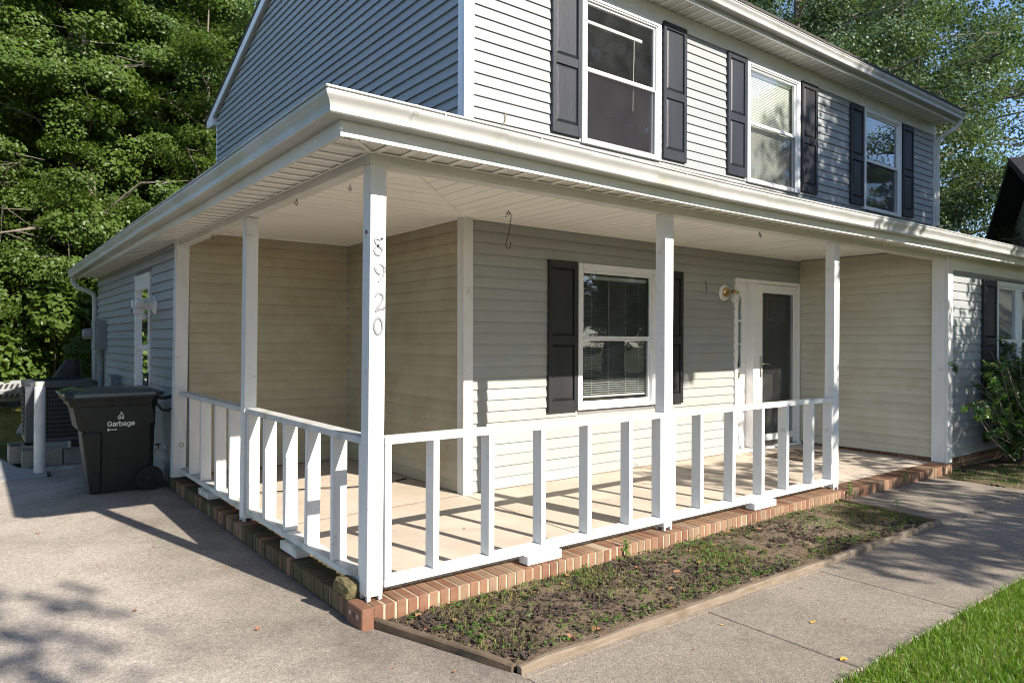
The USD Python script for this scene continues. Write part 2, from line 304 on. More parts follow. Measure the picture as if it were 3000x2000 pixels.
def glass(name, tint, ior=1.5, dirt=0.0, boost=1.0):
    n = {"t": ("transparent_bsdf", {"color": tint}), "gl": ("glossy_bsdf", {"roughness": .004, "color": (.95, .97, 1.0)}), "fr": ("fresnel", {"IOR": ior}),
         "g": ("geometry", {}), "nz": ("noise_texture", {"scale": 2.2, "detail": 1}), "b": ("bump", {"strength": .018, "distance": .02}), "mx": ("mix_closure", {}),
         "bo": ("math", {"math_type": "multiply", "value2": boost, "use_clamp": True})}
    l = [("g.position", "nz.vector"), ("nz.fac", "b.height"), ("b.normal", "gl.normal"), ("fr.fac", "bo.value1"), ("bo.value", "mx.fac"), ("t.BSDF", "mx.closure1"), ("gl.BSDF", "mx.closure2")]
    out = "mx.closure"
    if dirt:
        n["d"] = ("diffuse_bsdf", {"color": (.5, .5, .5)}); n["nd"] = ("noise_texture", {"scale": 4, "detail": 6, "roughness": .7}); n["md"] = ("map_range", {"from_min": .2, "from_max": .8, "to_max": dirt, "clamp": True}); n["m3"] = ("mix_closure", {})
        l += [("g.position", "nd.vector"), ("nd.fac", "md.value"), ("md.result", "m3.fac"), ("mx.closure", "m3.closure1"), ("d.BSDF", "m3.closure2")]; out = "m3.closure"
    return mat(name, n, l, surface=out)
M["glass"] = glass("window_glass", (.80, .84, .82), boost=2.0, dirt=.055)  # dirt here is a grey haze lifting panes that read too black
M["stormglass"] = glass("storm_glass", (.62, .64, .62), dirt=.05, boost=1.2)
M["screen"] = mat("insect_screen", {"t": ("transparent_bsdf", {"color": (1, 1, 1)}), "d": ("diffuse_bsdf", {"color": (.045, .042, .045)}), "m": ("mix_closure", {"fac": .34})},
                  [("t.BSDF", "m.closure1"), ("d.BSDF", "m.closure2")], surface="m.closure")
M["jar"] = mat("lamp_glass", {"t": ("transparent_bsdf", {"color": (.86, .86, .84)}), "gl": ("glossy_bsdf", {"roughness": .08}), "d": ("diffuse_bsdf", {"color": (.75, .74, .70)}), "m": ("mix_closure", {"fac": .35}), "m2": ("mix_closure", {"fac": .2})},
               [("t.BSDF", "m.closure1"), ("d.BSDF", "m.closure2"), ("m.closure", "m2.closure1"), ("gl.BSDF", "m2.closure2")], surface="m2.closure")

def leafmat(name, cols, trans=.35, rough=.42, tcol=None, spec=.4):
    n = {"g": ("geometry", {}), "r": ("rgb_ramp", {"ramp": [(i / (len(cols) - 1), c) for i, c in enumerate(cols)]}),
         "oi": ("object_info", {}), "mr": ("map_range", {"to_min": .85, "to_max": 1.15}), "h": ("hsv", {}),
         "p": ("principled_bsdf", {"roughness": rough, "specular_ior_level": spec}), "t": ("translucent_bsdf", {}), "tm": ("mix", {"mix_type": "multiply", "fac": 1.0, "color2": tcol or (1.5, 1.35, .5)}), "m": ("mix_closure", {"fac": trans})}
    l = [("g.random_per_island", "r.fac"), ("oi.random", "mr.value"), ("mr.result", "h.value"), ("r.color", "h.color"), ("h.color", "p.base_color"), ("h.color", "tm.color1"), ("tm.color", "t.color"), ("p.BSDF", "m.closure1"), ("t.BSDF", "m.closure2")]
    return mat(name, n, l, surface="m.closure")
M["leaf_maple"] = leafmat("maple_leaves", [(.09, .145, .026), (.175, .255, .04), (.27, .355, .062), (.43, .48, .14)], rough=.42, spec=.35, trans=.46)
M["leaf_sweet"] = leafmat("sweetgum_leaves", [(.07, .12, .024), (.135, .21, .038), (.21, .295, .055), (.38, .42, .12)], rough=.42, spec=.35, trans=.46)
M["leaf_oak"] = leafmat("oak_leaves", [(.065, .11, .055), (.13, .19, .075), (.20, .27, .10), (.34, .39, .15)], rough=.42, spec=.35, trans=.36)
M["leaf_holly"] = leafmat("glossy_shrub_leaves", [(.04, .095, .022), (.07, .15, .03), (.11, .21, .036), (.20, .32, .05)], trans=.34, rough=.28, spec=.55)
M["leaf_holly_tip"] = leafmat("shrub_tip_leaves", [(.16, .30, .035), (.24, .40, .05)], trans=.4, rough=.3)
M["leaf_weed"] = leafmat("weed_leaves", [(.07, .15, .02), (.12, .24, .03), (.18, .28, .05)], trans=.3, rough=.5)
M["dryweed"] = leafmat("dry_weeds", [(.20, .19, .05), (.32, .27, .10), (.36, .22, .11)], trans=.2, rough=.7)
M["grass"] = leafmat("lawn_grass", [(.10, .20, .014), (.15, .28, .018), (.21, .36, .028), (.28, .42, .05), (.42, .47, .16)], trans=.35, rough=.4)
M["mulch"] = leafmat("mulch_chips", [(.045, .034, .027), (.08, .06, .045), (.13, .095, .068), (.24, .15, .09)], trans=.0, rough=.85, spec=.2)
M["bark"] = tone("bark", (.10, .082, .062), (.24, .205, .165), 9, .95, stretch=(1, 1, .25), bump=.9, bscale=18, bdist=.03, spec=.1)
M["twig"] = tone("pale_twig", (.24, .17, .10), (.36, .27, .17), 9, .8)

# ------------------------------------------------------------------ dimensions (metres; z = 0 is the top of the porch's brick edge)
WP = .092
X1, X2, X3 = 2.346, 4.732, 7.22
Y1, Y2, Y3 = 2.082, 4.234, 9.69
XI, YI, XE, YB = 1.811, 1.8185, 11.41, 9.63
ZBB, ZSOF, ZCEIL = 2.312, 2.374, 2.47
GZ = -.10
FOFF = .30
rng = np.random.default_rng(7)

# ------------------------------------------------------------------ ground
gp = np.array([[-90, -90], [90, -90], [90, 90], [-90, 90]])
solo("ground", quad((-120, -120, -.16), (120, -120, -.16), (120, 120, -.16), (-120, 120, -.16)), M["ground"], "rough ground round the house", "ground", kind="structure")
solo("back_lawn", box(-9, 14, 8.9, 15.2, -.2, -.115), M["backlawn"], "sunlit dry back lawn behind the air conditioner", "lawn", kind="structure")
solo("forest_floor", box(-40, 60, 15.2, 60, -.2, -.11), M["forest"], "dark leaf litter under the trees behind the house", "ground", kind="structure")
dw = thing("driveway", "stained grey brown concrete driveway beside the porch", "driveway", kind="structure")
part(dw, "joint_filler", box(-6.5, -.07, 2.5372, 2.5428, -.25, -.1004), M["dirt"])
for (a, b) in ((-9.0, -1.2), (-1.2, 2.537), (2.543, 5.66)):
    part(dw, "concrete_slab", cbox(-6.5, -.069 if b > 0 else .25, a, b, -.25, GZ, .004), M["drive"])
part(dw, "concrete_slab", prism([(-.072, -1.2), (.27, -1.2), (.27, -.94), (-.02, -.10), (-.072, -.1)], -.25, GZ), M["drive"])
wk = thing("walkway", "concrete front walk of scored slabs between the bed and the lawn", "path", kind="structure")
xs = [.272, 1.547, 2.70, 3.95, 5.293, 6.62, 7.9, 9.2, 10.5, 12.0]
for a, b in zip(xs[:-1], xs[1:]):
    part(wk, "concrete_slab", cbox(a + .004, b - .004, -1.83, -.985, -.25, GZ, .005), M["walk"])
part(wk, "concrete_slab", prism([(.255, -1.83), (.27, -1.83), (.27, -.985), (.255, -.985)], -.25, GZ - .001), M["walk"])
part(wk, "concrete_slab", prism([(.272, -.981), (4.58, -.981), (4.58, -.957), (.272, -.95)], -.25, GZ - .002), M["walk"])
for poly in ([(4.72, -.072), (5.10, -.072), (5.026, -.977), (4.60, -.977)], [(5.108, -.072), (5.50, -.072), (5.326, -.977), (5.034, -.977)],
             [(5.508, -.072), (5.965, -.072), (5.862, -.977), (5.334, -.977)], [(5.973, -.072), (6.72, -.072), (6.75, -.977), (5.870, -.977)]):
    part(wk, "concrete_slab", prism(poly, -.25, GZ + .004), M["walk"])
bp = thing("back_path", "pale concrete path running past the air conditioner to the back yard", "path", kind="structure")
part(bp, "concrete_slab", prism([(-3.2, 5.668), (-1.0, 5.668), (-.95, 6.15), (-1.22, 6.5), (-1.62, 9.2), (-2.6, 9.2), (-3.2, 9.2)], -.25, GZ + .006), M["path"])
part(bp, "kerb", cbox(-.97, -.70, 6.08, 6.16, -.2, GZ + .03, .006), M["path"])
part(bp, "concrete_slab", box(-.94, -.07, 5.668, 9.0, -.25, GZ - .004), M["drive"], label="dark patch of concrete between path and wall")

def rough_sheet(x0, x1, y0, y1, step, z, amp, seed, poly=None, freq=6):
    nx, ny = int((x1 - x0) / step) + 1, int((y1 - y0) / step) + 1
    X, Y = np.meshgrid(np.linspace(x0, x1, nx), np.linspace(y0, y1, ny), indexing="ij")
    P = np.stack([X * freq, Y * freq, np.zeros_like(X)], -1)
    Z = z + amp * (meshkit.fbm(P, 4, seed) - .5) * 2 + amp * .6 * (meshkit.noise(P / freq * 1.4, seed + 9) - .5)
    v = np.stack([X, Y, Z], -1).reshape(-1, 3); i, j = np.meshgrid(np.arange(nx - 1), np.arange(ny - 1), indexing="ij")
    a = (i * ny + j).ravel(); b = ((i + 1) * ny + j).ravel()
    f = np.vstack([np.stack([a, b, b + 1], 1), np.stack([a, b + 1, a + 1], 1)])
    if poly is not None:
        import shapely
        c = v[f].mean(1); k = shapely.contains_xy(sg.Polygon(poly), c[:, 0], c[:, 1]); f = f[k]
    m = trimesh.Trimesh(v, f, process=False); m.remove_unreferenced_vertices(); return m
BED = [(.02, -.07), (4.70, -.07), (4.575, -.95), (.285, -.90)]
solo("planting_bed", rough_sheet(-.02, 4.72, -.96, -.05, .02, -.082, .016, 3, BED), M["soil"], "dark mulched planting bed between the porch and the walk", "bed", kind="structure", smooth=True)
SIDEBED = [(6.72, -.02), (14, -.02), (14, -1.05), (6.75, -.985)]
solo("side_bed", rough_sheet(6.7, 14, -1.06, 0.0, .05, -.092, .02, 5, [(6.7, .0), (14, 0), (14, -.99), (6.74, -.99)]), M["dirt"], "dappled bare soil bed under the glossy shrub", "bed", kind="structure", smooth=True)

# ------------------------------------------------------------------ porch floor with its brick edge
def zfl(x, y):   # the slab falls slightly towards its edges
    return -.005 + .026 * min(1, max(0, min(y - .13, 1e9) / 1.69)) if x > XI else -.005 + .026 * min(1, max(0, min(x - .13, y - .13)) / 1.68)
pf = thing("porch_floor", "tan concrete porch floor edged with red bricks", "porch floor", kind="structure")
def slab(x0, x1, y0, y1):
    nx, ny = max(2, int((x1 - x0) / .15)), max(2, int((y1 - y0) / .15))
    X, Y = np.meshgrid(np.linspace(x0, x1, nx), np.linspace(y0, y1, ny), indexing="ij")
    v = np.array([(x, y, zfl(x, y)) for x, y in zip(X.ravel(), Y.ravel())]); i, j = np.meshgrid(np.arange(nx - 1), np.arange(ny - 1), indexing="ij")
    a = (i * ny + j).ravel(); b = ((i + 1) * ny + j).ravel()
    return trimesh.Trimesh(v, np.vstack([np.stack([a, b, b + 1], 1), np.stack([a, b + 1, a + 1], 1)]), process=False)
part(pf, "concrete_slab", slab(.134, 1.795, .134, 1.80), M["porch"], smooth=True)
part(pf, "concrete_slab", slab(1.805, 4.40, .134, YI + .02), M["porch"], smooth=True)
part(pf, "concrete_slab", slab(4.408, 7.24, .134, YI + .02), M["porch"], smooth=True)
part(pf, "concrete_slab", slab(.134, 1.83, 1.81, Y2 + .03), M["porch"], smooth=True)
part(pf, "base", box(.10, 7.25, .10, YI, -.25, -.02), M["mossmortar"]); part(pf, "base", box(.10, 1.83, YI, Y2 + .03, -.25, -.02), M["mossmortar"])
part(pf, "mortar", box(-.012, 7.215, -.064, .132, -.25, -.004), M["mortar"], label="pale mortar bed of the front brick edge")
part(pf, "mortar", box(-.064, .132, .06, Y2 + .05, -.25, -.0045), M["mossmortar"], label="mossy mortar bed of the side brick edge")
k = 0; x = -.004
while x < 7.19:
    r_ = np.random.default_rng(100 + k); w = .0575 + r_.normal(0, .0012); dz = r_.normal(0, .0016); dy = r_.normal(0, .0016)
    b = cbox(x, x + w, -.068 + dy, .131, -.14, dz, .004)
    b.vertices[:, 2] += (b.vertices[:, 0] - x) * r_.normal(0, .02)
    part(pf, "brick", b, M[f"brick{r_.integers(0, 4)}"]); x += .0668; k += 1
y = .10
while y < Y2 + .04:
    r_ = np.random.default_rng(300 + k); w = .0575 + r_.normal(0, .0012); dz = r_.normal(0, .002) + .01 * min(1, y / 4) ; dx = r_.normal(0, .002)
    part(pf, "brick", cbox(-.068 + dx, .131, y, y + w, -.14, dz, .004), M[f"mossbrick{r_.integers(0, 4)}"] if r_.random() < .8 else M[f"brick{r_.integers(0, 3)}"]); y += .0668; k += 1
cb = cbox(-.082, -.012, -.088, .094, -.14, .004, .005)
cbp = part(pf, "brick", cb, M["brick2"], label="loose corner brick with three core holes")
for q in (-.035, .01, .055):
    part(cbp, "core_hole", rings([(.014, 0), (.014, .0015)], 14, "x", (-.0818, q, -.045)), M["black"] if abs(q - .01) < .01 else M["mortar"])

# ------------------------------------------------------------------ the house
H = thing("house", "two storey grey vinyl sided house with wraparound porch and dark shutters", "house")

def wall_cells(u0, u1, z0, z1, holes):
    us = sorted({u0, u1, *[h[0] for h in holes], *[h[1] for h in holes]}); zs = sorted({z0, z1, *[h[2] for h in holes], *[h[3] for h in holes]})
    for a, b in zip(us[:-1], us[1:]):
        for c, d in zip(zs[:-1], zs[1:]):
            if not any(h[0] <= a and b <= h[1] and h[2] <= c and d <= h[3] for h in holes): yield a, b, c, d

def sheathing(axis, at, u0, u1, z0, z1, holes=(), t=.10, sgn=1):
    """Wall core behind the siding. axis 'y': plane y = at, spans x; axis 'x': plane x = at, spans y; the core lies on the inner side."""
    ms = []
    for a, b, c, d in wall_cells(u0, u1, z0, z1, holes):
        ms.append(box(a, b, at, at + t, c, d) if axis == "y" else box(at, at + t, a, b, c, d))
    return cat_(ms)

def board(axis, at, u0, u1, z, h, lip=.0175, wav=.0008, dents=(), seed=0, cut=None):
    """One lap of siding. Outer side is -y (axis 'y') or -x (axis 'x')."""
    n = max(2, int((u1 - u0) / .12) + 1); us = np.linspace(u0, u1, n)
    rows = [(0, 0), (lip, 0), (lip * .80, h * .34), (lip * .5, h * .67), (lip * .15, h), (0, h)]
    P = np.stack([us * 2.1, np.full(n, z * 7.3), np.full(n, seed * 1.7)], -1)
    nz = (meshkit.noise(P, 5) - .5) * 2 * wav
    V = []
    for i, (o, dz) in enumerate(rows):
        off = np.full(n, o)
        if 0 < i < 5:
            off = off + nz * (1.6 if i < 3 else .7)
            for (du, dzz, amp, sg_) in dents:
                off = off + amp * np.exp(-((us - du) ** 2) / (2 * sg_ ** 2)) * math.exp(-((z + dz - dzz) ** 2) / (2 * .045 ** 2))
        zz = np.full(n, z + dz) + (np.sin(us * 1.3 + seed) * .0012 if i == 1 else 0)
        uu = us.copy()
        if cut is not None: uu = np.clip(us, *cut(z + dz))
        V.append(np.stack([uu, at - off, zz], -1) if axis == "y" else np.stack([at - off, uu, zz], -1))
    V = np.stack(V, 0); m = len(rows); v = V.reshape(-1, 3); f = []
    for i in range(m - 1):
        for j in range(n - 1):
            A, B, C, D = i * n + j, i * n + j + 1, (i + 1) * n + j + 1, (i + 1) * n + j
            f += [(A, B, C), (A, C, D)]
    for j in (0, n - 1):
        idx = [i * n + j for i in range(m)]
        for q in range(1, m - 1): f.append((idx[0], idx[q], idx[q + 1]))
    return trimesh.Trimesh(v, np.array(f), process=False)

PITCH_S = .1016
def side(wall, axis, at, u0, u1, z0, z1, holes=(), m="siding", dents=(), wav=.0008, cut=None, seed=0, joined=False, seams=None, lip=.0175):
    k = 0; acc = []
    z = z0
    while z < z1 - .012:
        h = min(PITCH_S, z1 - z); segs = [(u0, u1)]
        if cut is not None:
            a, b = cut(z + .001); segs = [(max(u0, a), min(u1, b))]
        for (a, b, c, d) in holes:
            if z + h * .6 > c and z + h * .3 < d:
                segs = [s for (p, q) in segs for s in ((p, min(q, a)), (max(p, b), q)) if s[1] - s[0] > .03]
        if seams and k % 2 == 0 and k % 6 != 4:
            q = seams[0] + ((k * 7919 + seed * 31) % 97) / 97 * (seams[1] - seams[0]); segs = [s_ for (p, r2) in segs for s_ in (((p, q), (q - .002, r2)) if p + .3 < q < r2 - .3 else ((p, r2),))]
        for (a, b) in segs:
            if b - a < .04: continue
            bm = board(axis, at - (.002 if seams and a == segs[0][0] and len(segs) > 1 else 0), a, b, z, h, lip=lip, dents=dents, wav=wav, seed=seed + k, cut=cut)
            if joined: acc.append(bm)
            else: part(wall, "siding_board", bm, M[m], smooth=30)
        z += PITCH_S; k += 1
    if joined: part(wall, "siding_boards", cat_(acc), M[m], smooth=30, kind="stuff")

# openings: x0, x1, z0, z1
W_LOW = (3.15, 4.33, .69, 2.16)
W_UP = [(3.19, 4.375, 3.36, 4.88), (5.985, 7.175, 3.36, 4.88), (8.93, 10.13, 3.36, 4.88)]
DOOR = (5.75, 7.19, .0, 2.158)
W_RIGHT = (8.65, 10.45, .66, 2.16)
SDOOR = (5.50, 6.40, .0, 2.145)
ins = lambda h, q=.03: (h[0] + q, h[1] - q, h[2] + (q if h[2] > .1 else -.001), h[3] - q)
gable_z = lambda y: 6.80 - .366 * abs(y - 5.72)
def gcut(z):
    d = (6.69 - z) / .366; return (max(YI + .05, 5.72 - d), min(YB, 5.72 + d))

# walls of the porch and the lower floor
rd = np.random.default_rng(21)
def mkdents(n, u0, u1, z0, z1, a): return [(rd.uniform(u0, u1), rd.uniform(z0, z1), rd.uniform(-.35 * a, a), rd.uniform(.03, .11)) for _ in range(n)]
w = part(H, "wall", sheathing("y", YI, XI + .02, X3 + .1, -.02, 2.6, [ins(W_LOW), ins(DOOR)]), M["interior"], label="front wall under the porch roof")
side(w, "y", YI, XI + .05, X3 - .014, .03, ZCEIL, [W_LOW, DOOR], "siding_wall", mkdents(7, 1.9, 3, .9, 1.5, .006), .0012, seed=1, seams=(2.2, 5.5))
w = part(H, "wall", sheathing("x", XI, YI + .02, YB, -.02, 2.6), M["interior"], label="inner side wall of the porch")
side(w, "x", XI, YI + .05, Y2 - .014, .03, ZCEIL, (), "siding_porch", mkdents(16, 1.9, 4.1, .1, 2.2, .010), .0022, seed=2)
w = part(H, "wall", sheathing("y", Y2, .03, XI, -.06, 2.6), M["interior"], label="end wall of the porch")
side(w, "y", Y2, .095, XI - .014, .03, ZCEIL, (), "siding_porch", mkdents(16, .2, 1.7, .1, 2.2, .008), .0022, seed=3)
w = part(H, "wall", sheathing("x", .0, Y2 + .02, Y3, -.2, 2.6, [ins(SDOOR)]), M["interior"], label="shaded outer wall of the side wing")
side(w, "x", .0, Y2 + .03, Y3 - .03, -.03, ZSOF, [SDOOR], "siding", (), .001, seed=4, lip=.024)
part(H, "foundation", box(.006, .1, Y2 + .1, Y3, -.3, -.03), M["block"])
w = part(H, "wall", sheathing("x", X3, .03, YI, .04, 2.6), M["interior"], label="porch wall of the right wing")
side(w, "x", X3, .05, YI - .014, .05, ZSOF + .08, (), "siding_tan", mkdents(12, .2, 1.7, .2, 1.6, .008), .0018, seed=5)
w = part(H, "wall", sheathing("y", .0, X3 + .02, 13.5, .04, 2.6, [ins(W_RIGHT)]), M["interior"], label="front wall of the right wing")
side(w, "y", .0, X3 + .09, 8.645, .05, 2.22, (), "siding", (), .0008, seed=6)
side(w, "y", .0, 8.645, 13.5, .05, 2.22, [W_RIGHT], "siding", (), .0008, seed=7, joined=True)
# upper floor
w = part(H, "wall", sheathing("y", YI, XI + .02, XE, 2.6, 5.1, [ins(h) for h in W_UP]), M["interior"], label="upper front wall")
side(w, "y", YI, XI + .05, XE - .05, 3.265, 4.885, W_UP, "siding", (), .0006, seed=8)
gw = trimesh.creation.extrude_polygon(sg.Polygon([(YI + .02, 2.6), (YB, 2.6), (YB, 5.25), (5.72, 6.72), (YI + .02, 5.25)]), .1)
gv = gw.vertices; gw.vertices = np.stack([XI + gv[:, 2], gv[:, 0], gv[:, 1]], 1); gw.fix_normals()
w = part(H, "wall", gw, M["interior"], label="shaded gable wall above the side roof")
side(w, "x", XI, YI + .05, YB, 3.265, 6.66, (), "siding", (), .0008, cut=gcut, seed=9, lip=.027)
# unseen outer skin and inner floors, so that rooms are dark
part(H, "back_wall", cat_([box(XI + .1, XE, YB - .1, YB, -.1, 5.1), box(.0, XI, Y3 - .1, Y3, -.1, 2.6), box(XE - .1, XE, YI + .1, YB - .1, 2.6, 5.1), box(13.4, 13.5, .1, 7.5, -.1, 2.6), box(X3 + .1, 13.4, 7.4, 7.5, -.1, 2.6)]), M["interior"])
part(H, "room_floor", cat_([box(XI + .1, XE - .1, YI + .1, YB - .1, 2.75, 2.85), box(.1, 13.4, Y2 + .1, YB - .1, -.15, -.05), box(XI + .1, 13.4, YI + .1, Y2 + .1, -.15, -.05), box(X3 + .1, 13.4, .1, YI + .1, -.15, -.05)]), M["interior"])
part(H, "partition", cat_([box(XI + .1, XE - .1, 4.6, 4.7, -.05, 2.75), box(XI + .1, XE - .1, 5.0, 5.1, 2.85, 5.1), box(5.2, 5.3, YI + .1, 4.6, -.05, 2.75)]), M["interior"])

# corner boards and inner corner trims
part(H, "corner_board", lean(cat_([cbox(XI - .027, XI + .075, YI - .027, YI + .002, .015, ZCEIL), cbox(XI - .027, XI + .002, YI + .002, YI + .078, .015, ZCEIL)]), 0, 2.5, (.004, 0), (-.006, 0)), M["paint"], label="white corner board inside the porch")
part(H, "corner_board", cat_([cbox(XI - .032, XI + .075, YI - .027, YI + .002, 3.2, 5.07), cbox(XI - .032, XI + .002, YI + .002, YI + .078, 3.2, 5.07)]), M["vinyl"], label="white corner board of the upper floor")
part(H, "corner_board", cat_([box(XE - .06, XE + .01, YI - .027, YI, 3.25, 4.9)]), M["trim"])
part(H, "corner_board", lean(cat_([cbox(-.027, .094, Y2 - .027, Y2 + .012, -.03, ZSOF + .02), cbox(-.029, .004, Y2 + .012, Y2 + .07, -.03, ZSOF + .02)]), 0, 2.3, (-.032, 0), (0, 0)), M["paint"], label="white corner board at the end of the side railing")
part(H, "corner_board", cat_([cbox(X3 - .029, X3 + .10, -.027, .002, .0, ZSOF - .005), cbox(X3 - .029, X3 - .0, .002, .15, .0, ZSOF - .03), cbox(X3 - .012, X3 + .03, -.02, .1, ZSOF - .03, ZSOF)]), M["paint"], label="white corner board of the right wing")
part(H, "corner_trim", cat_([cyl((XI - .008, Y2 - .012, .02), (XI - .008, Y2 - .012, ZCEIL), .006, 6), cyl((XI - .018, Y2 - .006, .02), (XI - .018, Y2 - .006, ZCEIL), .004, 6)]), M["siding"])
part(H, "corner_trim", cat_([cyl((X3 - .01, YI - .012, .03), (X3 - .01, YI - .012, ZCEIL), .006, 6), cyl((X3 - .02, YI - .005, .03), (X3 - .02, YI - .005, ZCEIL), .004, 6)]), M["siding"])

# brick foundation under the right wing, and the thin brick line under the porch siding
fb = part(H, "foundation", cat_([box(X3 + .004, X3 + .1, .03, YI, -.2, .05), box(X3 + .02, 13.4, .004, .1, -.25, .05)]), M["mortar"])
for r in range(2):
    z0 = -.085 + r * .0675
    y = .02 - r * .10
    while y < YI - .02:
        a, b = max(y, .014), min(y + .195, YI)
        if b - a > .03: part(fb, "brick", cbox(X3 - .003, X3 + .06, a, b, z0, z0 + .058, .003), M[f"darkbrick{rng.integers(0, 4)}"])
        y += .205
    x = X3 + .012 - r * .10
    while x < 10.6:
        a, b = max(x, X3 + .012), x + .195
        if b - a > .03: part(fb, "brick", cbox(a, b, -.004, .06, z0, z0 + .058, .003), M[f"darkbrick{rng.integers(0, 4)}"])
        x += .205
part(H, "sill_course", cat_([box(XI + .02, 5.7, YI - .006, YI + .05, -.02, .03), box(XI - .006, XI + .05, YI + .02, Y2, -.02, .03), box(.05, XI, Y2 - .006, Y2 + .05, -.02, .03)]), M["brick1"], label="line of red brick under the siding")

# windows -----------------------------------------------------------
def window(x0, x1, z0, z1, y, meet, screen=True, mull=None, name_label=None, sashoff=0.0):
    cw = .055
    fr = [cbox(x0, x0 + cw, y - .036, y + .05, z0, z1, .004), cbox(x1 - cw, x1, y - .036, y + .05, z0, z1, .004), cbox(x0 + cw, x1 - cw, y - .036, y + .05, z1 - cw, z1, .004), cbox(x0 + cw, x1 - cw, y - .04, y + .05, z0, z0 + cw * .8, .004),
          cbox(x0 + cw, x0 + cw + .016, y - .024, y + .05, z0 + cw * .8, z1 - cw, .002), cbox(x1 - cw - .016, x1 - cw, y - .024, y + .05, z0 + cw * .8, z1 - cw, .002), cbox(x0 + cw, x1 - cw, y - .024, y + .05, z1 - cw - .014, z1 - cw, .002)]
    if mull: fr.append(cbox(mull - .045, mull + .045, y - .034, y + .05, z0 + cw * .8, z1 - cw, .004))
    W = part(H, "window", cat_(fr), M["vinyl"], label=name_label)
    spans = [(x0 + cw + .016, x1 - cw - .016)] if not mull else [(x0 + cw + .016, mull - .045), (mull + .045, x1 - cw - .016)]
    sw = .024
    for a, b in spans:
        zb, zt = z0 + cw * .8, z1 - cw - .014
        part(W, "sash", cat_([cbox(a, a + sw, y - .004, y + .03, meet, zt, .003), cbox(b - sw, b, y - .004, y + .03, meet, zt, .003), cbox(a + sw, b - sw, y - .004, y + .03, zt - sw, zt, .003), cbox(a + sw, b - sw, y - .004, y + .03, meet - .004, meet + .02, .003)]), M["vinyl"])
        part(W, "sash", cat_([cbox(a, a + sw, y + .016, y + .046, zb, meet + .014, .003), cbox(b - sw, b, y + .016, y + .046, zb, meet + .014, .003), cbox(a + sw, b - sw, y + .016, y + .046, zb, zb + .035, .003), cbox(a, b, y - .012, y + .012, meet - .026, meet - .005, .003)]), M["vinyl"])
        part(W, "pane", quad((a + sw, y + .012, meet), (b - sw, y + .012, meet), (b - sw, y + .012, zt - sw), (a + sw, y + .012, zt - sw)), M["glass"])
        part(W, "pane", quad((a + sw, y + .030, zb + .02), (b - sw, y + .030, zb + .02), (b - sw, y + .030, meet), (a + sw, y + .030, meet)), M["glass"])
        if screen:
            part(W, "insect_screen", quad((a + .004, y - .006, zb), (b - .004, y - .006, zb), (b - .004, y - .006, meet - .02), (a + .004, y - .006, meet - .02)), M["screen"])
            part(W, "screen_frame", cat_([cbox(a, a + .014, y - .016, y - .002, zb, meet - .02, .002), cbox(b - .014, b, y - .016, y - .002, zb, meet - .02, .002), cbox(a, b, y - .016, y - .002, zb, zb + .014, .002)]), M["vinyl"])
    return W
window(*W_UP[0], YI, 4.128, name_label="nearest upper window, bare of slats")
window(*W_UP[1], YI, 4.118, name_label="middle upper window with white blinds")
window(*W_UP[2], YI, 4.118, name_label="far upper window in dappled shade")
wl = window(*W_LOW, YI, 1.41, screen=False, name_label="porch window with raised slats")
for q in (3.42, 4.03):
    part(wl, "sash_lock", cat_([cbox(q - .03, q + .03, YI + .012, YI + .04, 1.418, 1.432, .003), cyl((q - .01, YI + .018, 1.43), (q + .035, YI + .012, 1.452), .006, 8)]), M["nickel"])
window(*W_RIGHT, .0, 1.40, mull=9.485, name_label="double window behind the glossy shrub")

def blind(label, x0, x1, y, ztop, zbot, tilt, pitch=.0215, cords=(), wand=None, gaps=False):
    b = thing("window_blind", label, "blind", ((x0 + x1) / 2, y, zbot))
    part(b, "head_rail", cbox(x0, x1, y - .02, y + .02, ztop - .035, ztop, .003), M["blind"])
    ms = []; z = ztop - .045
    while z > zbot + .02:
        hw = .0125; c, s = math.cos(tilt), math.sin(tilt)
        a = (y - hw * c, z - hw * s); d = (y + hw * c, z + hw * s); mid = (y, z + .003)
        v = np.array([(x0, *a), (x1, *a), (x1, *mid), (x0, *mid), (x0, *d), (x1, *d)]); ms.append(trimesh.Trimesh(v, [[0, 1, 2], [0, 2, 3], [3, 2, 5], [3, 5, 4]], process=False)); z -= pitch
    if ms: part(b, "slats", cat_(ms), M["blind"], kind="stuff")
    if ms: part(b, "bottom_rail", cbox(x0, x1, y - .013, y + .013, zbot, zbot + .018, .003), M["blind"])
    for q in cords: part(b, "cord", cyl((q, y - .014, ztop - .04), (q, y - .014, zbot + .01), .0014, 5), M["blind"])
    if wand: part(b, "wand", cyl((wand[0], y - .03, ztop - .05), (wand[0] - .02, y - .032, wand[1]), .004, 6), M["blind"])
    return b
blind("open horizontal slat blind inside the porch window", 3.24, 4.24, YI + .075, 2.05, .80, .06, .0225, (3.42, 3.66, 3.92, 4.12))
blind("closed white slat blind inside the middle upper window", 6.07, 7.09, YI + .075, 4.80, 3.44, 1.15, .0205, (6.35, 6.8))
blind("bare blind head rail with wand inside the nearest upper window", 3.26, 4.16, YI + .075, 4.66, 4.60, 0, wand=(4.02, 3.85))
blind("half closed slat blind inside the far upper window", 9.01, 10.05, YI + .09, 4.80, 4.25, .5, .0215, (9.3, 9.8))

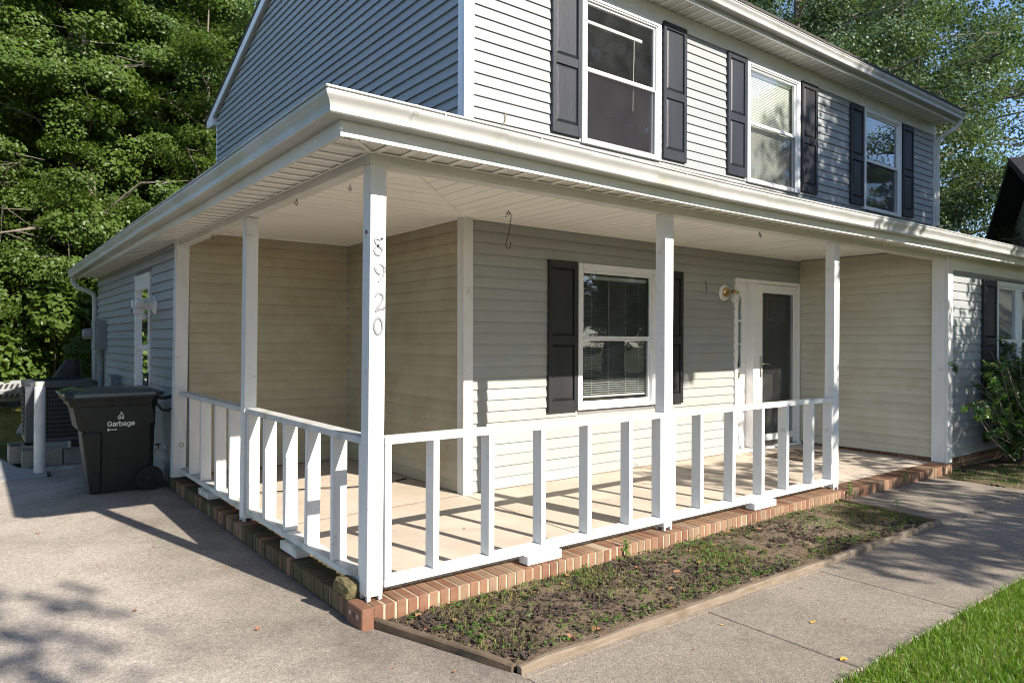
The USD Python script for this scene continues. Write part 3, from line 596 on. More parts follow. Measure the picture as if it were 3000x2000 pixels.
def shutter(x0, x1, z0, z1, y, m, label=None):
    yo, t = y - .016, .030
    st = .048; zm = z0 + (z1 - z0) * .475
    rails = [(z0, z0 + .11), (zm - .045, zm + .045), (z1 - .075, z1)]
    ms = [cbox(x0, x0 + st, yo - t, yo, z0, z1, .004), cbox(x1 - st, x1, yo - t, yo, z0, z1, .004)] + [cbox(x0 + st - .002, x1 - st + .002, yo - t + .0025, yo - .001, a, b, .003) for a, b in rails]
    ms.append(box(x0 + st, x1 - st, yo - .008, yo - .002, z0 + .05, z1 - .03))
    for zz in (z0 + .045, zm, z1 - .04):
        for xx in (x0 + .022, x1 - .022): ms.append(rings([(.006, 0), (.005, .003), (.001, .004)], 8, "y", (xx, yo - t, zz)))
    S = part(H, "shutter", cat_(ms), M[m], label=label)
    for a, b in ((rails[0][1], rails[1][0]), (rails[1][1], rails[2][0])):
        px0, px1, pz0, pz1 = x0 + st + .002, x1 - st - .002, a + .002, b - .002; e = .028
        y0_, y1_ = yo - .010, yo - .024
        v = np.array([(px0, y0_, pz0), (px1, y0_, pz0), (px1, y0_, pz1), (px0, y0_, pz1), (px0 + e, y1_, pz0 + e), (px1 - e, y1_, pz0 + e), (px1 - e, y1_, pz1 - e), (px0 + e, y1_, pz1 - e)])
        f = [[0, 1, 5], [0, 5, 4], [1, 2, 6], [1, 6, 5], [2, 3, 7], [2, 7, 6], [3, 0, 4], [3, 4, 7], [4, 5, 6], [4, 6, 7]]
        part(S, "panel", trimesh.Trimesh(v, f, process=False), M[m])
ZU0, ZU1 = 3.40, 4.885
shutter(2.79, 3.17, ZU0, 4.92, YI, "shutter"); shutter(4.405, 4.80, ZU0, 4.915, YI, "shutter")
shutter(5.575, 5.955, ZU0, 4.88, YI, "shutter"); shutter(7.205, 7.60, ZU0, ZU1, YI, "shutter_shaded", "dark shaded shutter")
shutter(8.515, 8.90, ZU0, 4.86, YI, "shutter_shaded"); shutter(10.16, 10.545, ZU0, 4.86, YI, "shutter_shaded")
shutter(2.755, 3.135, .685, 2.165, YI, "shutter_shaded"); shutter(4.36, 4.755, .685, 2.165, YI, "shutter_shaded")
shutter(8.19, 8.62, .70, 2.155, .0, "shutter_shaded")

# front door unit ----------------------------------------------------
D = part(H, "front_door_frame", cat_([cbox(5.75, 5.805, YI - .035, YI + .14, .0, 2.158), cbox(5.805, 7.14, YI - .035, YI + .14, 2.11, 2.158), cbox(7.14, 7.192, YI - .035, YI + .14, .0, 2.158), cbox(6.13, 6.225, YI - .03, YI + .14, .05, 2.11),
                                      cbox(5.75, 7.19, YI - .06, YI + .14, .0, .045, .006)]), M["door_white"])
part(D, "sidelight", cat_([box(5.805, 5.875, YI + .085, YI + .125, .045, 2.11), box(6.045, 6.13, YI + .085, YI + .125, .045, 2.11), box(5.875, 6.045, YI + .085, YI + .125, .045, 1.06), box(5.875, 6.045, YI + .085, YI + .125, 1.94, 2.11),
                           box(5.875, 6.045, YI + .088, YI + .115, 1.34, 1.36), box(5.875, 6.045, YI + .088, YI + .115, 1.63, 1.65)]), M["door_white"])
part(D, "pane", quad((5.875, YI + .105, 1.06), (6.045, YI + .105, 1.06), (6.045, YI + .105, 1.94), (5.875, YI + .105, 1.94)), M["glass"], label="narrow sidelight pane")
SD = part(H, "storm_door", cat_([cbox(6.225, 6.325, YI - .028, YI + .012, .055, 2.105), cbox(7.035, 7.138, YI - .028, YI + .012, .055, 2.105), cbox(6.325, 7.035, YI - .028, YI + .012, 2.0, 2.105), cbox(6.325, 7.035, YI - .028, YI + .012, .12, .20)]), M["door_white"], label="white full view storm door")
part(SD, "pane", quad((6.325, YI - .008, .2), (7.035, YI - .008, .2), (7.035, YI - .008, 2.0), (6.325, YI - .008, 2.0)), M["stormglass"])
part(SD, "kick_strip", cbox(6.23, 7.13, YI - .024, YI + .01, .06, .12), M["nickel"])
part(SD, "bead", cat_([box(6.325, 6.337, YI - .02, YI, .2, 2.0), box(7.0, 7.035, YI - .02, YI, .2, 2.0)]), M["greyplastic"])
part(SD, "handle", cat_([cbox(6.262, 6.298, YI - .036, YI - .028, .93, 1.20, .003), tube([(6.28, YI - .035, 1.10), (6.28, YI - .075, 1.10), (6.32, YI - .085, 1.103), (6.38, YI - .08, 1.098), (6.41, YI - .08, 1.085)], [.011, .010, .010, .008, .006], 8)]), M["nickel"])
FD = part(H, "front_door", box(6.225, 7.14, YI + .10, YI + .135, .045, 2.11), M["door_dark"], label="dark inner front door")
for q in (6.36, 6.60, 6.84):
    part(FD, "panel", cat_([box(q, q + .17, YI + .088, YI + .1, 1.66, 1.675), box(q, q + .17, YI + .088, YI + .1, 1.945, 1.96), box(q, q + .012, YI + .088, YI + .1, 1.675, 1.945), box(q + .158, q + .17, YI + .088, YI + .1, 1.675, 1.945)]), M["greyplastic"])
part(D, "latch", cat_([cbox(5.79, 5.808, YI - .045, YI - .035, 1.06, 1.13, .002), cyl((5.80, YI - .045, 1.13), (5.80, YI - .05, 1.22), .003, 6)]), M["black"])
part(D, "tag", cbox(5.80, 5.83, YI - .04, YI - .035, .93, 1.0, .002), M["brass"], label="small copper coloured tag on the door casing")

# side door in the shaded wall (faces -x)
d0, d1, dz0, dz1 = SDOOR
S_ = part(H, "side_door_frame", cat_([cbox(-.035, .1, d0, d0 + .09, dz0 - .02, dz1), cbox(-.035, .1, d1 - .09, d1, dz0 - .02, dz1), cbox(-.035, .1, d0 + .09, d1 - .09, dz1 - .17, dz1), cbox(-.04, -.03, d0, d1, dz1 - .04, dz1 + .004), cbox(-.02, .1, d0 + .09, d1 - .09, 1.255, 1.315), cbox(-.035, .1, d0, d1, -.06, -.02)]), M["vinyl"], label="white side door frame")
part(S_, "side_door", box(.03, .07, d0 + .09, d1 - .09, .0, 1.97), M["door_dark"])
part(S_, "pane", quad((.0, d0 + .09, 1.315), (.0, d1 - .09, 1.315), (.0, d1 - .09, 1.975), (.0, d0 + .09, 1.975)), M["glass"])
part(S_, "pane", quad((.004, d0 + .09, -.0), (.004, d1 - .09, -.0), (.004, d1 - .09, 1.255), (.004, d0 + .09, 1.255)), M["stormglass"])
part(S_, "handle", cat_([cbox(-.05, -.035, d0 + .03, d0 + .06, .85, 1.0, .003), tube([(-.045, d0 + .045, .96), (-.08, d0 + .05, .98), (-.085, d0 + .11, 1.0)], .008, 8)]), M["black"])

# soffits, ceiling, beams ------------------------------------------------
def strip_panel(poly, z, groove_axis, mat_name, parent, name):
    part(parent, name, prism(poly, z, z + .006), M[mat_name])
bm = part(H, "beam", box(.0, X3 + .005, .002, WP, ZBB, 2.62), M["trim"], label="front porch beam")
part(H, "beam", box(.002, WP - .002, WP, Y2, ZBB + .003, 2.62), M["trim"], label="side porch beam")
part(H, "beam", box(X3 + .10, 13.4, -.022, .0, 2.215, ZSOF), M["trim"], label="frieze board of the right wing")

def soffit_run(parent, a0, a1, pitch, make):
    a = a0; i = 0
    while a < a1 - .02:
        b = min(a + pitch, a1)
        make(parent, a, b, i); a = b; i += 1
sof = part(H, "soffit", cat_([box(-FOFF - .004, 13.4, -.012, -.001, ZSOF - .008, ZSOF - .001), box(-.012, -.001, .0, Y3, ZSOF - .008, ZSOF - .001), tube([(-FOFF, -FOFF, ZSOF - .004), (0, 0, ZSOF - .004)], .009, 6)]), M["soffit"], label="soffit trim of the porch eaves")
def sp_front(p, a, b, i):
    # one vented panel: two perforated lanes between solid ribs, running from fascia to beam
    for (u0, u1, mm, dz) in ((a + .001, a + .036, "soffit", -.002), (a + .036, b - .001, "soffit_vent", .005)):
        lo = [(u0, max(-FOFF, min(u0, 0)) if u0 < 0 else -FOFF), ]
        y0a = -FOFF if u0 >= 0 else -FOFF
        poly = [(u0, -FOFF + .002), (u1, -FOFF + .002), (u1, -.003), (u0, -.003)]
        if u1 < 0: poly = [(u0, -FOFF + .002), (u1, -FOFF + .002), (u1, u1), (u0, u0)]
        elif u0 < 0: poly = [(u0, -FOFF + .002), (u1, -FOFF + .002), (u1, -.003), (-.003, -.003), (u0, u0)]
        pg = sg.Polygon(poly).buffer(0)
        if pg.area > 1e-5: part(p, "soffit_panel", prism(list(pg.exterior.coords)[:-1], ZSOF + dz, ZSOF + dz + .005), M[mm])
def sp_left(p, a, b, i):
    for (u0, u1, mm, dz) in ((a + .001, a + .036, "soffit", -.002), (a + .036, b - .001, "soffit_vent", .005)):
        poly = [(-FOFF + .002, u0), (-.003, u0), (-.003, u1), (-FOFF + .002, u1)]
        if u1 < 0: poly = [(-FOFF + .002, u0), (u0, u0), (u1, u1), (-FOFF + .002, u1)]
        elif u0 < 0: poly = [(-FOFF + .002, u0), (u0, u0), (-.003, -.003), (-.003, u1), (-FOFF + .002, u1)]
        pg = sg.Polygon(poly).buffer(0)
        if pg.area > 1e-5: part(p, "soffit_panel", prism(list(pg.exterior.coords)[:-1], ZSOF + dz, ZSOF + dz + .005), M[mm])
soffit_run(sof, -FOFF + .014, 10.2, .152, sp_front)
soffit_run(sof, -FOFF + .014, Y3 + .08, .152, sp_left)
usof = part(H, "soffit", cat_([box(XI - .1, XE + .02, YI - .013, YI - .002, 5.058, 5.065), box(XI - .1, XE + .02, YI - .325, YI - .315, 5.058, 5.065)]), M["soffit"], label="soffit trim of the upper eave")
def sp_up(p, a, b, i):
    for (u0, u1, mm, dz) in ((a + .001, a + .040, "soffit", -.002), (a + .040, b - .001, "soffit_vent", .005)):
        part(p, "soffit_panel", box(u0, u1, YI - .33, YI - .002, 5.066 + dz, 5.071 + dz), M[mm])
soffit_run(usof, XI + 1.6, XE + .02, .152, sp_up)
part(usof, "soffit_panel", box(XI - .1, XI + 1.6, YI - .33, YI - .002, 5.066, 5.072), M["soffit"])
part(H, "frieze_board", cbox(XI + .08, XE, YI - .022, YI - .001, 4.888, 5.064, .003), M["trim"])

ceil = part(H, "porch_ceiling", cat_([tube([(WP, WP, ZCEIL - .004), (XI, YI, ZCEIL - .004)], .008, 6), box(XI, X3, YI - .022, YI - .012, ZCEIL - .012, ZCEIL), box(XI - .022, XI - .012, YI, Y2, ZCEIL - .012, ZCEIL), box(WP, XI, Y2 - .022, Y2 - .012, ZCEIL - .012, ZCEIL),
                                      box(.1, 7.2, .1, YI, ZCEIL + .02, ZCEIL + .03), box(.1, XI, YI, Y2, ZCEIL + .02, ZCEIL + .03)]), M["soffit"])
tri_f = sg.Polygon([(WP, WP), (X3, WP), (X3, YI - .003), (XI, YI - .003)]); tri_l = sg.Polygon([(WP, WP), (XI - .003, YI), (XI - .003, Y2 - .003), (WP, Y2 - .003)])
for reg, ax in ((tri_f, 0), (tri_l, 1)):
    a = WP; i = 0
    while a < (X3 if ax == 0 else Y2):
        for (u0, u1, dz) in ((a, a + .012, .005), (a + .012, a + .152, 0)):
            st = sg.box(u0, -1, u1, 20) if ax == 0 else sg.box(-1, u0, 20, u1)
            g = reg.intersection(st)
            if g.area > 1e-4 and g.geom_type == "Polygon":
                if dz: continue
                r_ = np.random.default_rng(500 + i); g2 = g
                part(ceil, "ceiling_panel", prism(list(g2.exterior.coords)[:-1], ZCEIL + r_.normal(0, .0008), ZCEIL + .008), M["soffit"])
        a += .152; i += 1
part(ceil, "ceiling_backing", cat_([prism(list(tri_f.exterior.coords)[:-1], ZCEIL + .009, ZCEIL + .012), prism(list(tri_l.exterior.coords)[:-1], ZCEIL + .009, ZCEIL + .012)]), M["soffit"])

# fascia and gutters -----------------------------------------------------
sagx, sagz = [-.5, .3, 1.7, 2.6, 4.2, 6.0, 9, 14], [.010, .004, -.014, -.024, -.016, -.002, .004, .004]
sag = lambda x: float(np.interp(x, sagx, sagz))
GB = 2.398
GP = [(0.0, .004), (.085, 0), (.092, .006), (.092, .030), (.096, .044), (.104, .057), (.114, .068), (.1205, .079), (.1205, .090), (.112, .092), (.112, .100), (.1215, .102), (.1215, .111), (.113, .113), (.109, .104), (.109, .088), (.100, .066), (.088, .046), (.086, .012), (.078, .008), (.004, .010)]
def gut_front(xa, xb, mitre):
    ms = []; xsn = [xa] + [q for q in np.arange(math.ceil(xa / .6) * .6, xb, .6) if q > xa + .1] + [xb]
    for p, q in zip(xsn[:-1], xsn[1:]):
        A = (lambda o, z: (-FOFF - o, -FOFF - o, GB + z + sag(p))) if (mitre and p == xa) else (lambda o, z, p=p: (p, -FOFF - o, GB + z + sag(p)))
        B = lambda o, z, q=q: (q, -FOFF - o, GB + z + sag(q))
        ms.append(prof_sweep(GP, A, B))
    return cat_(ms)
gf = part(H, "gutter", gut_front(-FOFF, 13.5, True), M["gutter"], label="long front porch gutter", smooth=40)
lsag = lambda y: float(np.interp(y, [-.5, 0, 2, 4, 6, 9.8], [.010, .008, -.010, -.008, -.022, -.050]))
def gut_left():
    ms = []; ysn = [-FOFF] + list(np.arange(.6, 9.6, .6)) + [9.80]
    for p, q in zip(ysn[:-1], ysn[1:]):
        A = (lambda o, z: (-FOFF - o, -FOFF - o, GB + z + lsag(-.4))) if p == -FOFF else (lambda o, z, p=p: (-FOFF - o, p, GB + z + lsag(p)))
        B = lambda o, z, q=q: (-FOFF - o, q, GB + z + lsag(q))
        ms.append(prof_sweep(GP, A, B))
    ms.append(trimesh.Trimesh([(-FOFF - o, 9.80, GB + z + lsag(9.8)) for o, z in GP[:14]], [[0, i, i + 1] for i in range(1, 13)], process=False))
    return cat_(ms)
part(H, "gutter", gut_left(), M["gutter_old"], label="shaded side gutter of the porch roof", smooth=40)
part(gf, "joint", cat_([prof_sweep([(o + .002, z) for o, z in GP], lambda o, z, q=q: (q, -FOFF - o, GB + z + sag(q)), lambda o, z, q=q: (q + .03, -FOFF - o, GB + z + sag(q))) for q in (.02, 5.4)]), M["gutter"])
for q in np.arange(.2, 9.5, .62): part(gf, "hanger", rings([(.006, 0), (.006, .004)], 8, "y", (q, -FOFF - .119, GB + .094 + sag(q))), M["gutter"])
def fascia_front():
    ms = []; xsn = [-FOFF] + list(np.arange(.6, 13.5, .6)) + [13.5]
    for p, q in zip(xsn[:-1], xsn[1:]):
        s0, s1 = sag(p) * .6, sag(q) * .6
        ms.append(prof_sweep([(0, 2.330), (0, 2.50), (-.02, 2.50), (-.02, 2.330)], lambda o, z, p=p, s0=s0: (p, -FOFF - o, z + s0), lambda o, z, q=q, s1=s1: (q, -FOFF - o, z + s1)))
    return cat_(ms)
part(H, "fascia", fascia_front(), M["trim"], label="front porch fascia board")
part(H, "fascia", box(-FOFF, -FOFF + .02, -FOFF + .001, 9.76, 2.333, 2.50), M["trim"], label="side porch fascia board")
part(H, "fascia", box(-FOFF + .02, .02, 9.76, 9.78, 2.36, 2.50), M["trim"])
# upper eave
UGB = 5.085; UY = YI - .33
part(H, "fascia", box(XI - .1, XE + .06, UY - .0, UY + .02, 5.03, 5.20), M["trim"], label="upper fascia board")
part(H, "gutter", cat_([prof_sweep(GP, lambda o, z: (XI - .12, UY - o, UGB + z), lambda o, z: (XE + .10, UY - o, UGB + z)),
                        trimesh.Trimesh([(XE + .10, UY - o, UGB + z) for o, z in GP[:14]], [[0, i, i + 1] for i in range(1, 13)], process=False)]), M["gutter"], label="upper front gutter", smooth=40)

# downspouts
def spout(pts, name="downspout", m="pvc", label=None):
    part(H, name, tube(pts, .036, 12), M[m], smooth=40, label=label)
spout([(-.345, 9.74, 2.36), (-.345, 9.74, 2.30), (-.33, 9.74, 2.245), (-.29, 9.735, 2.20), (-.14, 9.73, 2.145), (-.07, 9.73, 2.10), (-.05, 9.73, 2.04), (-.05, 9.73, -.1)], label="corner downspout of the side wing")
spout([(11.47, UY - .05, 5.10), (11.47, UY - .05, 5.03), (11.47, UY + .02, 4.97), (11.47, YI - .10, 4.88), (11.46, YI - .035, 4.80), (11.46, YI - .035, 4.70), (11.46, YI - .035, 3.36)], m="trim", label="upper right downspout")

# roofs ------------------------------------------------------------------
ZE, SL = 2.496, .379
zr = lambda d: ZE + SL * d
def slope_poly(pts, t=.03):
    v = np.array(pts, float); n = len(v); lo = v.copy(); lo[:, 2] -= t
    f = [[0, i, i + 1] for i in range(1, n - 1)] + [[n, n + i + 1, n + i] for i in range(1, n - 1)]
    for i in range(n):
        j = (i + 1) % n; f += [[i, n + i, n + j], [i, n + j, j]]
    return trimesh.Trimesh(np.vstack([v, lo]), f, process=False)
e = .345
rf = part(H, "roof", slope_poly([(-e, -e, ZE), (13.6, -e, ZE), (13.6, YI - .01, zr(YI + e - .01)), (XI - .01, YI - .01, zr(YI + e - .01))]), M["shingle"], label="porch roof along the front")
part(H, "roof", slope_poly([(-e, -e, ZE), (XI - .01, XI - .01, zr(XI + e - .01)), (XI - .01, 9.78, zr(XI + e - .01)), (-e, 9.78, ZE)]), M["shingle"], label="side wing roof")
part(H, "roof", slope_poly([(XE + .03, YI - .01, zr(YI + e - .01)), (13.6, YI - .01, zr(YI + e - .01)), (13.6, 3.6, zr(3.6 + e)), (XE + .03, 3.6, zr(3.6 + e))]), M["shingle"], label="right wing roof")
part(H, "roof", slope_poly([(XE + .03, 3.6, zr(3.6 + e)), (13.6, 3.6, zr(3.6 + e)), (13.6, 7.6, ZE), (XE + .03, 7.6, ZE)]), M["shingle"])
sh = []; r_ = np.random.default_rng(77)
for c in range(17):   # shingle courses with uneven butts
    d0_ = .01 + c * .128; x = -.2 + d0_ + r_.uniform(0, .2)
    while x < 13.4:
        wd = r_.uniform(.14, .34); q = d0_ + r_.normal(0, .004); q1 = min(d0_ + .16, YI + e - .02)
        if q1 > q + .02: sh.append(slope_poly([(x, -e + q, zr(q) + .011 + r_.normal(0, .002)), (x + wd - .006, -e + q, zr(q) + .011 + r_.normal(0, .002)), (x + wd - .006, -e + q1, zr(q1) + .003), (x, -e + q1, zr(q1) + .003)], .009))
        x += wd
part(rf, "shingles", cat_(sh), M["shingle"], kind="stuff")
RT = lambda y: 6.855 - .366 * abs(y - 5.72)
for (ya, yb) in ((1.42, 5.72), (5.72, 9.98)):
    part(H, "roof", slope_poly([(XI - .11, ya, RT(ya)), (XE + .12, ya, RT(ya)), (XE + .12, yb, RT(yb)), (XI - .11, yb, RT(yb))] if ya < 2 else [(XI - .11, yb, RT(yb)), (XI - .11, ya, RT(ya)), (XE + .12, ya, RT(ya)), (XE + .12, yb, RT(yb))], .03), M["shingle"], label="upper roof slope")
    part(H, "rake_board", slope_poly([(XI - .095, ya, RT(ya) - .032), (XI - .07, ya, RT(ya) - .032), (XI - .07, yb, RT(yb) - .032), (XI - .095, yb, RT(yb) - .032)], .135), M["vinyl"])
    part(H, "rake_soffit", slope_poly([(XI - .07, ya, RT(ya) - .10), (XI + .0, ya, RT(ya) - .10), (XI + .0, yb, RT(yb) - .10), (XI - .07, yb, RT(yb) - .10)], .012), M["soffit"])
part(H, "rake_return", cbox(XI - .09, XI + .02, 9.63, 9.93, 5.13, 5.30, .004), M["vinyl"])
part(H, "corner_board", box(XI - .016, XI + .01, YB - .02, YB + .05, 3.1, 5.2), M["vinyl"])
part(H, "flashing", cat_([box(XI + .07, XE, YI - .020, YI - .016, 3.22, 3.275)]), M["siding"])

# ------------------------------------------------------------------ porch posts
def post(label, x, y, z1=ZBB, b=(0, 0), t=(0, 0), z0=.03, m="paint", foot=True):
    p = thing("porch_post", label, "post", (x + WP / 2, y + WP / 2, 0), group=None)
    s = lean(cbox(x, x + WP, y, y + WP, z0, z1, .003), z0, z1, b, t)
    part(p, "shaft", s, M[m])
    if foot:
        q = lambda *a: lean(box(*a), z0, z1, b, t)
        part(p, "post_base", cat_([q(x + .003, x + WP - .003, y + .003, y + WP - .003, z0 - .006, z0), *[q(x + i, x + i + .02, y + j, y + j + .02, .002, z0 - .006) for i in (.002, WP - .022) for j in (.002, WP - .022)]]), M["paint_dirty"])
    return p
P0 = post("white corner post carrying the house number", 0, 0, b=(-.009, .006), t=(.003, -.002))
part(P0, "knot", rings([(.013, 0), (.010, .002)], 12, "x", (-.0005, .045, 1.955)), M["rust"], label="dark knot in the post's side")
P1 = post("white front post between the two front railings", X1, 0, b=(-.002, 0))
P2 = post("white front post at the open end of the front railing", X2, 0, b=(-.008, 0))
PL = post("white side post in the middle of the side railing", 0, Y1, b=(-.020, .0), t=(0, 0))
lt = lambda z: (-.009 + .012 * z / 2.3, .006 - .008 * z / 2.3)

# house number digits: strokes on the sunlit face of the corner post
def stroke(pts, w=.011, th=.005):
    """A rounded metal stroke in the x-z plane of the post's face."""
    from shapely.geometry import LineString
    g = LineString(pts).buffer(w / 2, quad_segs=4)
    m = trimesh.creation.extrude_polygon(g, th)
    v = m.vertices; m.vertices = np.stack([v[:, 0], -v[:, 2], v[:, 1]], 1); m.fix_normals(); return m
def arc(cx, cz, rx, rz, a0, a1, n=14): return [(cx + rx * math.cos(math.radians(a0 + (a1 - a0) * i / n)), cz + rz * math.sin(math.radians(a0 + (a1 - a0) * i / n))) for i in range(n + 1)]
def digit(d, x0, x1, z0, z1):
    w, h = x1 - x0, z1 - z0; X = lambda a: x0 + a * w; Z = lambda a: z0 + a * h
    if d == "8": L = [arc(X(.5), Z(.27), w * .44, h * .25, 100, 460, 26) + [(X(.1), Z(.86)), (X(.12), Z(.93)), (X(.3), Z(.975)), (X(.62), Z(.93)), (X(.88), Z(.97))], [(X(.92), Z(1.0)), (X(.40), Z(.5))]]
    if d == "9": L = [arc(X(.48), Z(.70), w * .44, h * .27, -60, 180, 18) and ([(X(.50), Z(.43)), (X(.2), Z(.52))] + arc(X(.5), Z(.72), w * .46, h * .25, 195, 0, 18) + [(X(.94), Z(.55)), (X(.75), Z(.25)), (X(.42), Z(.03))])]
    if d == "2": L = [arc(X(.46), Z(.76), w * .40, h * .20, 165, -30, 16) + [(X(.62), Z(.45)), (X(.25), Z(.2)), (X(.12), Z(.05)), (X(.5), Z(.13)), (X(.92), Z(.16)), (X(.95), Z(.24))]]
    if d == "0": L = [arc(X(.5), Z(.5), w * .44, h * .46, 90, 450, 30)]
    return cat_([stroke(l) for l in L])
for d, (a, b, c, e_) in zip("8920", ((.019, .070, 1.832, 1.922), (.026, .084, 1.690, 1.788), (.028, .084, 1.532, 1.634), (.021, .076, 1.410, 1.502))):
    dm = digit(d, a, b, c, e_); ox, oy = lt((c + e_) / 2); dm.apply_translation([ox + .001, oy - .0012, 0])
    dp = part(P0, "house_number", dm, M["steel"], label=f"metal digit {d}")

# ------------------------------------------------------------------ railings
ZR0, ZR1, ZB0, ZB1 = .822, .862, .060, .102
BW, BD = .039, .089
def railing(label, kind, a0, a1, bal, block, lefty=0.0):
    r = thing("porch_railing", label, "railing", ((a0 + a1) / 2, .045, 0) if kind == "x" else (.045, (a0 + a1) / 2, 0))
    def B(u0, u1, v0, v1, z0, z1, c=.003): return cbox(u0, u1, v0, v1, z0, z1, c) if kind == "x" else cbox(v0, v1, u0, u1, z0, z1, c)
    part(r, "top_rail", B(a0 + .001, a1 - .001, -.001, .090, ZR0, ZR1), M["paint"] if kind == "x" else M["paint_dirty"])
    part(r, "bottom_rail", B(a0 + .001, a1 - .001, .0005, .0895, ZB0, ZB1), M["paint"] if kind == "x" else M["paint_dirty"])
    for u in bal:
        m = B(u, u + BW, .001, .090, ZB1 + .0005, ZR0 - .0005)
        q = np.random.default_rng(int(u * 1000)); m = lean(m, ZB1, ZR0, (q.normal(0, .002), 0), (q.normal(0, .002), 0))
        part(r, "baluster", m, M["paint"])
    part(r, "support_block", B(block[0], block[1], -.036, .052, .004, ZB0 - .001), M["paint"] if kind == "x" else M["paint_dirty"])
    return r
railing("nearest front railing of white boards beside the numbered post", "x", WP, X1, [WP + .003, .395, .778, 1.181, 1.581, 1.979, X1 - .041], (1.045, 1.325))
railing("far front railing, dappled with leaf shade, in front of the door", "x", X1 + WP, X2, [X1 + WP + .002, 2.762, 3.171, 3.574, 3.944, 4.351, X2 - .041], (3.42, 3.73))
railing("near side railing between the numbered post and the side post", "y", WP, Y1, [WP + .003, .471, .870, 1.263, 1.666, Y1 - .041], (.946, 1.236))
railing("far side railing between the side post and the shaded wall", "y", Y1 + WP, Y2 - .012, [2.505, 2.906, 3.375, 3.78], (3.0, 3.32))

# ------------------------------------------------------------------ things fixed to or hanging from the house
lamp = thing("porch_lamp", "brass porch lamp with ribbed glass jar beside the front door", "lamp", (5.53, YI, 1.96))
part(lamp, "mounting_block", rings([(.10, 0), (.10, .012), (.086, .026)], 8, "y", (5.53, YI - .014, 1.966)), M["camplastic"])
part(lamp, "backplate", rings([(.062, 0), (.06, .012), (.045, .022), (.02, .032)], 20, "y", (5.54, YI - .040, 1.972)), M["brass"], smooth=40)
part(lamp, "arm", tube([(5.54, YI - .065, 1.972), (5.545, YI - .11, 1.975), (5.55, YI - .145, 1.985), (5.55, YI - .165, 1.975)], .011, 8), M["brass"], smooth=40)
part(lamp, "cap", rings([(.045, 0), (.048, .02), (.03, .034), (.012, .045)], 18, "z", (5.55, YI - .165, 1.945)), M["brass"], smooth=40)
part(lamp, "glass_jar", rings([(.020, 0), (.042, .012), (.054, .045), (.054, .085), (.044, .112)], 20, "z", (5.55, YI - .165, 1.835)), M["jar"], smooth=40)

def hook(label, x, y, z=ZCEIL):
    solo("ceiling_hook", tube([(x, y, z + .002), (x, y, z - .012), (x + .010, y, z - .032), (x, y - .003, z - .042), (x - .011, y, z - .033), (x - .009, y, z - .018)], .0035, 6), M["rust"], label, "hook", smooth=40)
hook("rusty ceiling hook over the side of the porch, left of the numbered post", .45, 1.23)
hook("rusty ceiling hook holding the long wire hanger", 1.90, 1.30)
hook("small hook in the side beam between the two nearest side posts", .05, 1.19, ZBB + .004)
hook("small rusty hook in the side beam above the far side railing", .05, 3.2, ZBB + .004)
solo("wire_hanger", tube([(1.874, 1.3, 2.405), (1.874, 1.3, 2.432), (1.885, 1.3, 2.447), (1.901, 1.3, 2.452), (1.918, 1.3, 2.446), (1.928, 1.3, 2.425), (1.922, 1.3, 2.36), (1.90, 1.3, 2.26), (1.873, 1.3, 2.185), (1.873, 1.3, 2.165), (1.884, 1.3, 2.152), (1.90, 1.3, 2.150), (1.916, 1.3, 2.160), (1.922, 1.3, 2.178), (1.921, 1.3, 2.205)], .0034, 6), M["black"], "long S shaped black wire hanger on the porch ceiling hook", "hanger", smooth=40)
solo("ceiling_spring", cat_([tube([(4.45, .615, ZCEIL), (4.455, .62, 2.455), (4.465, .62, 2.44)], .004, 6), tube([(4.462, .62, 2.445), (4.487, .62, 2.405)], .010, 8)]), M["greyplastic"], "short spring hook hanging from the ceiling near the far front post", "hook")
solo("wall_wire", tube([(2.235, YI - .018, 3.475), (2.24, YI - .028, 3.42), (2.215, YI - .03, 3.36), (2.16, YI - .032, 3.29)], .005, 5), M["twig"], "frayed bit of wire hanging on the upper wall left of the first shutter", "wire")
solo("wall_wire", tube([(5.18, YI - .02, 2.09), (5.19, YI - .024, 2.0), (5.20, YI - .022, 1.95)], .0035, 5), M["black"], "thin black wire stub on the porch wall left of the lamp", "wire")

# meter box with conduit, on the shaded wall
mb = thing("electric_meter", "grey electric meter box with round meter and conduit on the shaded wall", "electric meter", (0, 9.0, 1.4))
part(mb, "box", cbox(-.15, -.012, 8.75, 9.28, 1.22, 1.66, .008), M["meter"])
part(mb, "lid", cbox(-.165, -.15, 8.77, 9.05, 1.235, 1.645, .004), M["meter"])
part(mb, "meter_dial", rings([(.085, 0), (.085, .05), (.075, .12), (.03, .13)], 20, "x", (-.15, 9.17, 1.46)), M["greyplastic"], smooth=40)
part(mb, "conduit", cyl((-.065, 8.95, -.1), (-.065, 8.95, 1.22), .042, 12), M["meter"], smooth=40)
sb = thing("utility_box", "small grey utility box low on the shaded wall beside the side door", "box", (0, 7.65, .8))
part(sb, "box", cbox(-.13, -.012, 7.50, 7.80, .62, .86, .006), M["meter"]); part(sb, "lid", cbox(-.14, -.012, 7.49, 7.81, .862, .89, .004), M["meter"])
sl = thing("security_light", "white security light with two lamp heads and camera on the shaded wall", "security light", (0, 5.26, 1.76))
part(sl, "mounting_block", rings([(.10, 0), (.10, .02), (.085, .035)], 20, "x", (-.012, 5.25, 1.755)), M["camplastic"])
part(sl, "base", rings([(.066, 0), (.072, .05), (.062, .085), (.03, .095)], 20, "x", (-.046, 5.25, 1.765)), M["camplastic"], smooth=40)
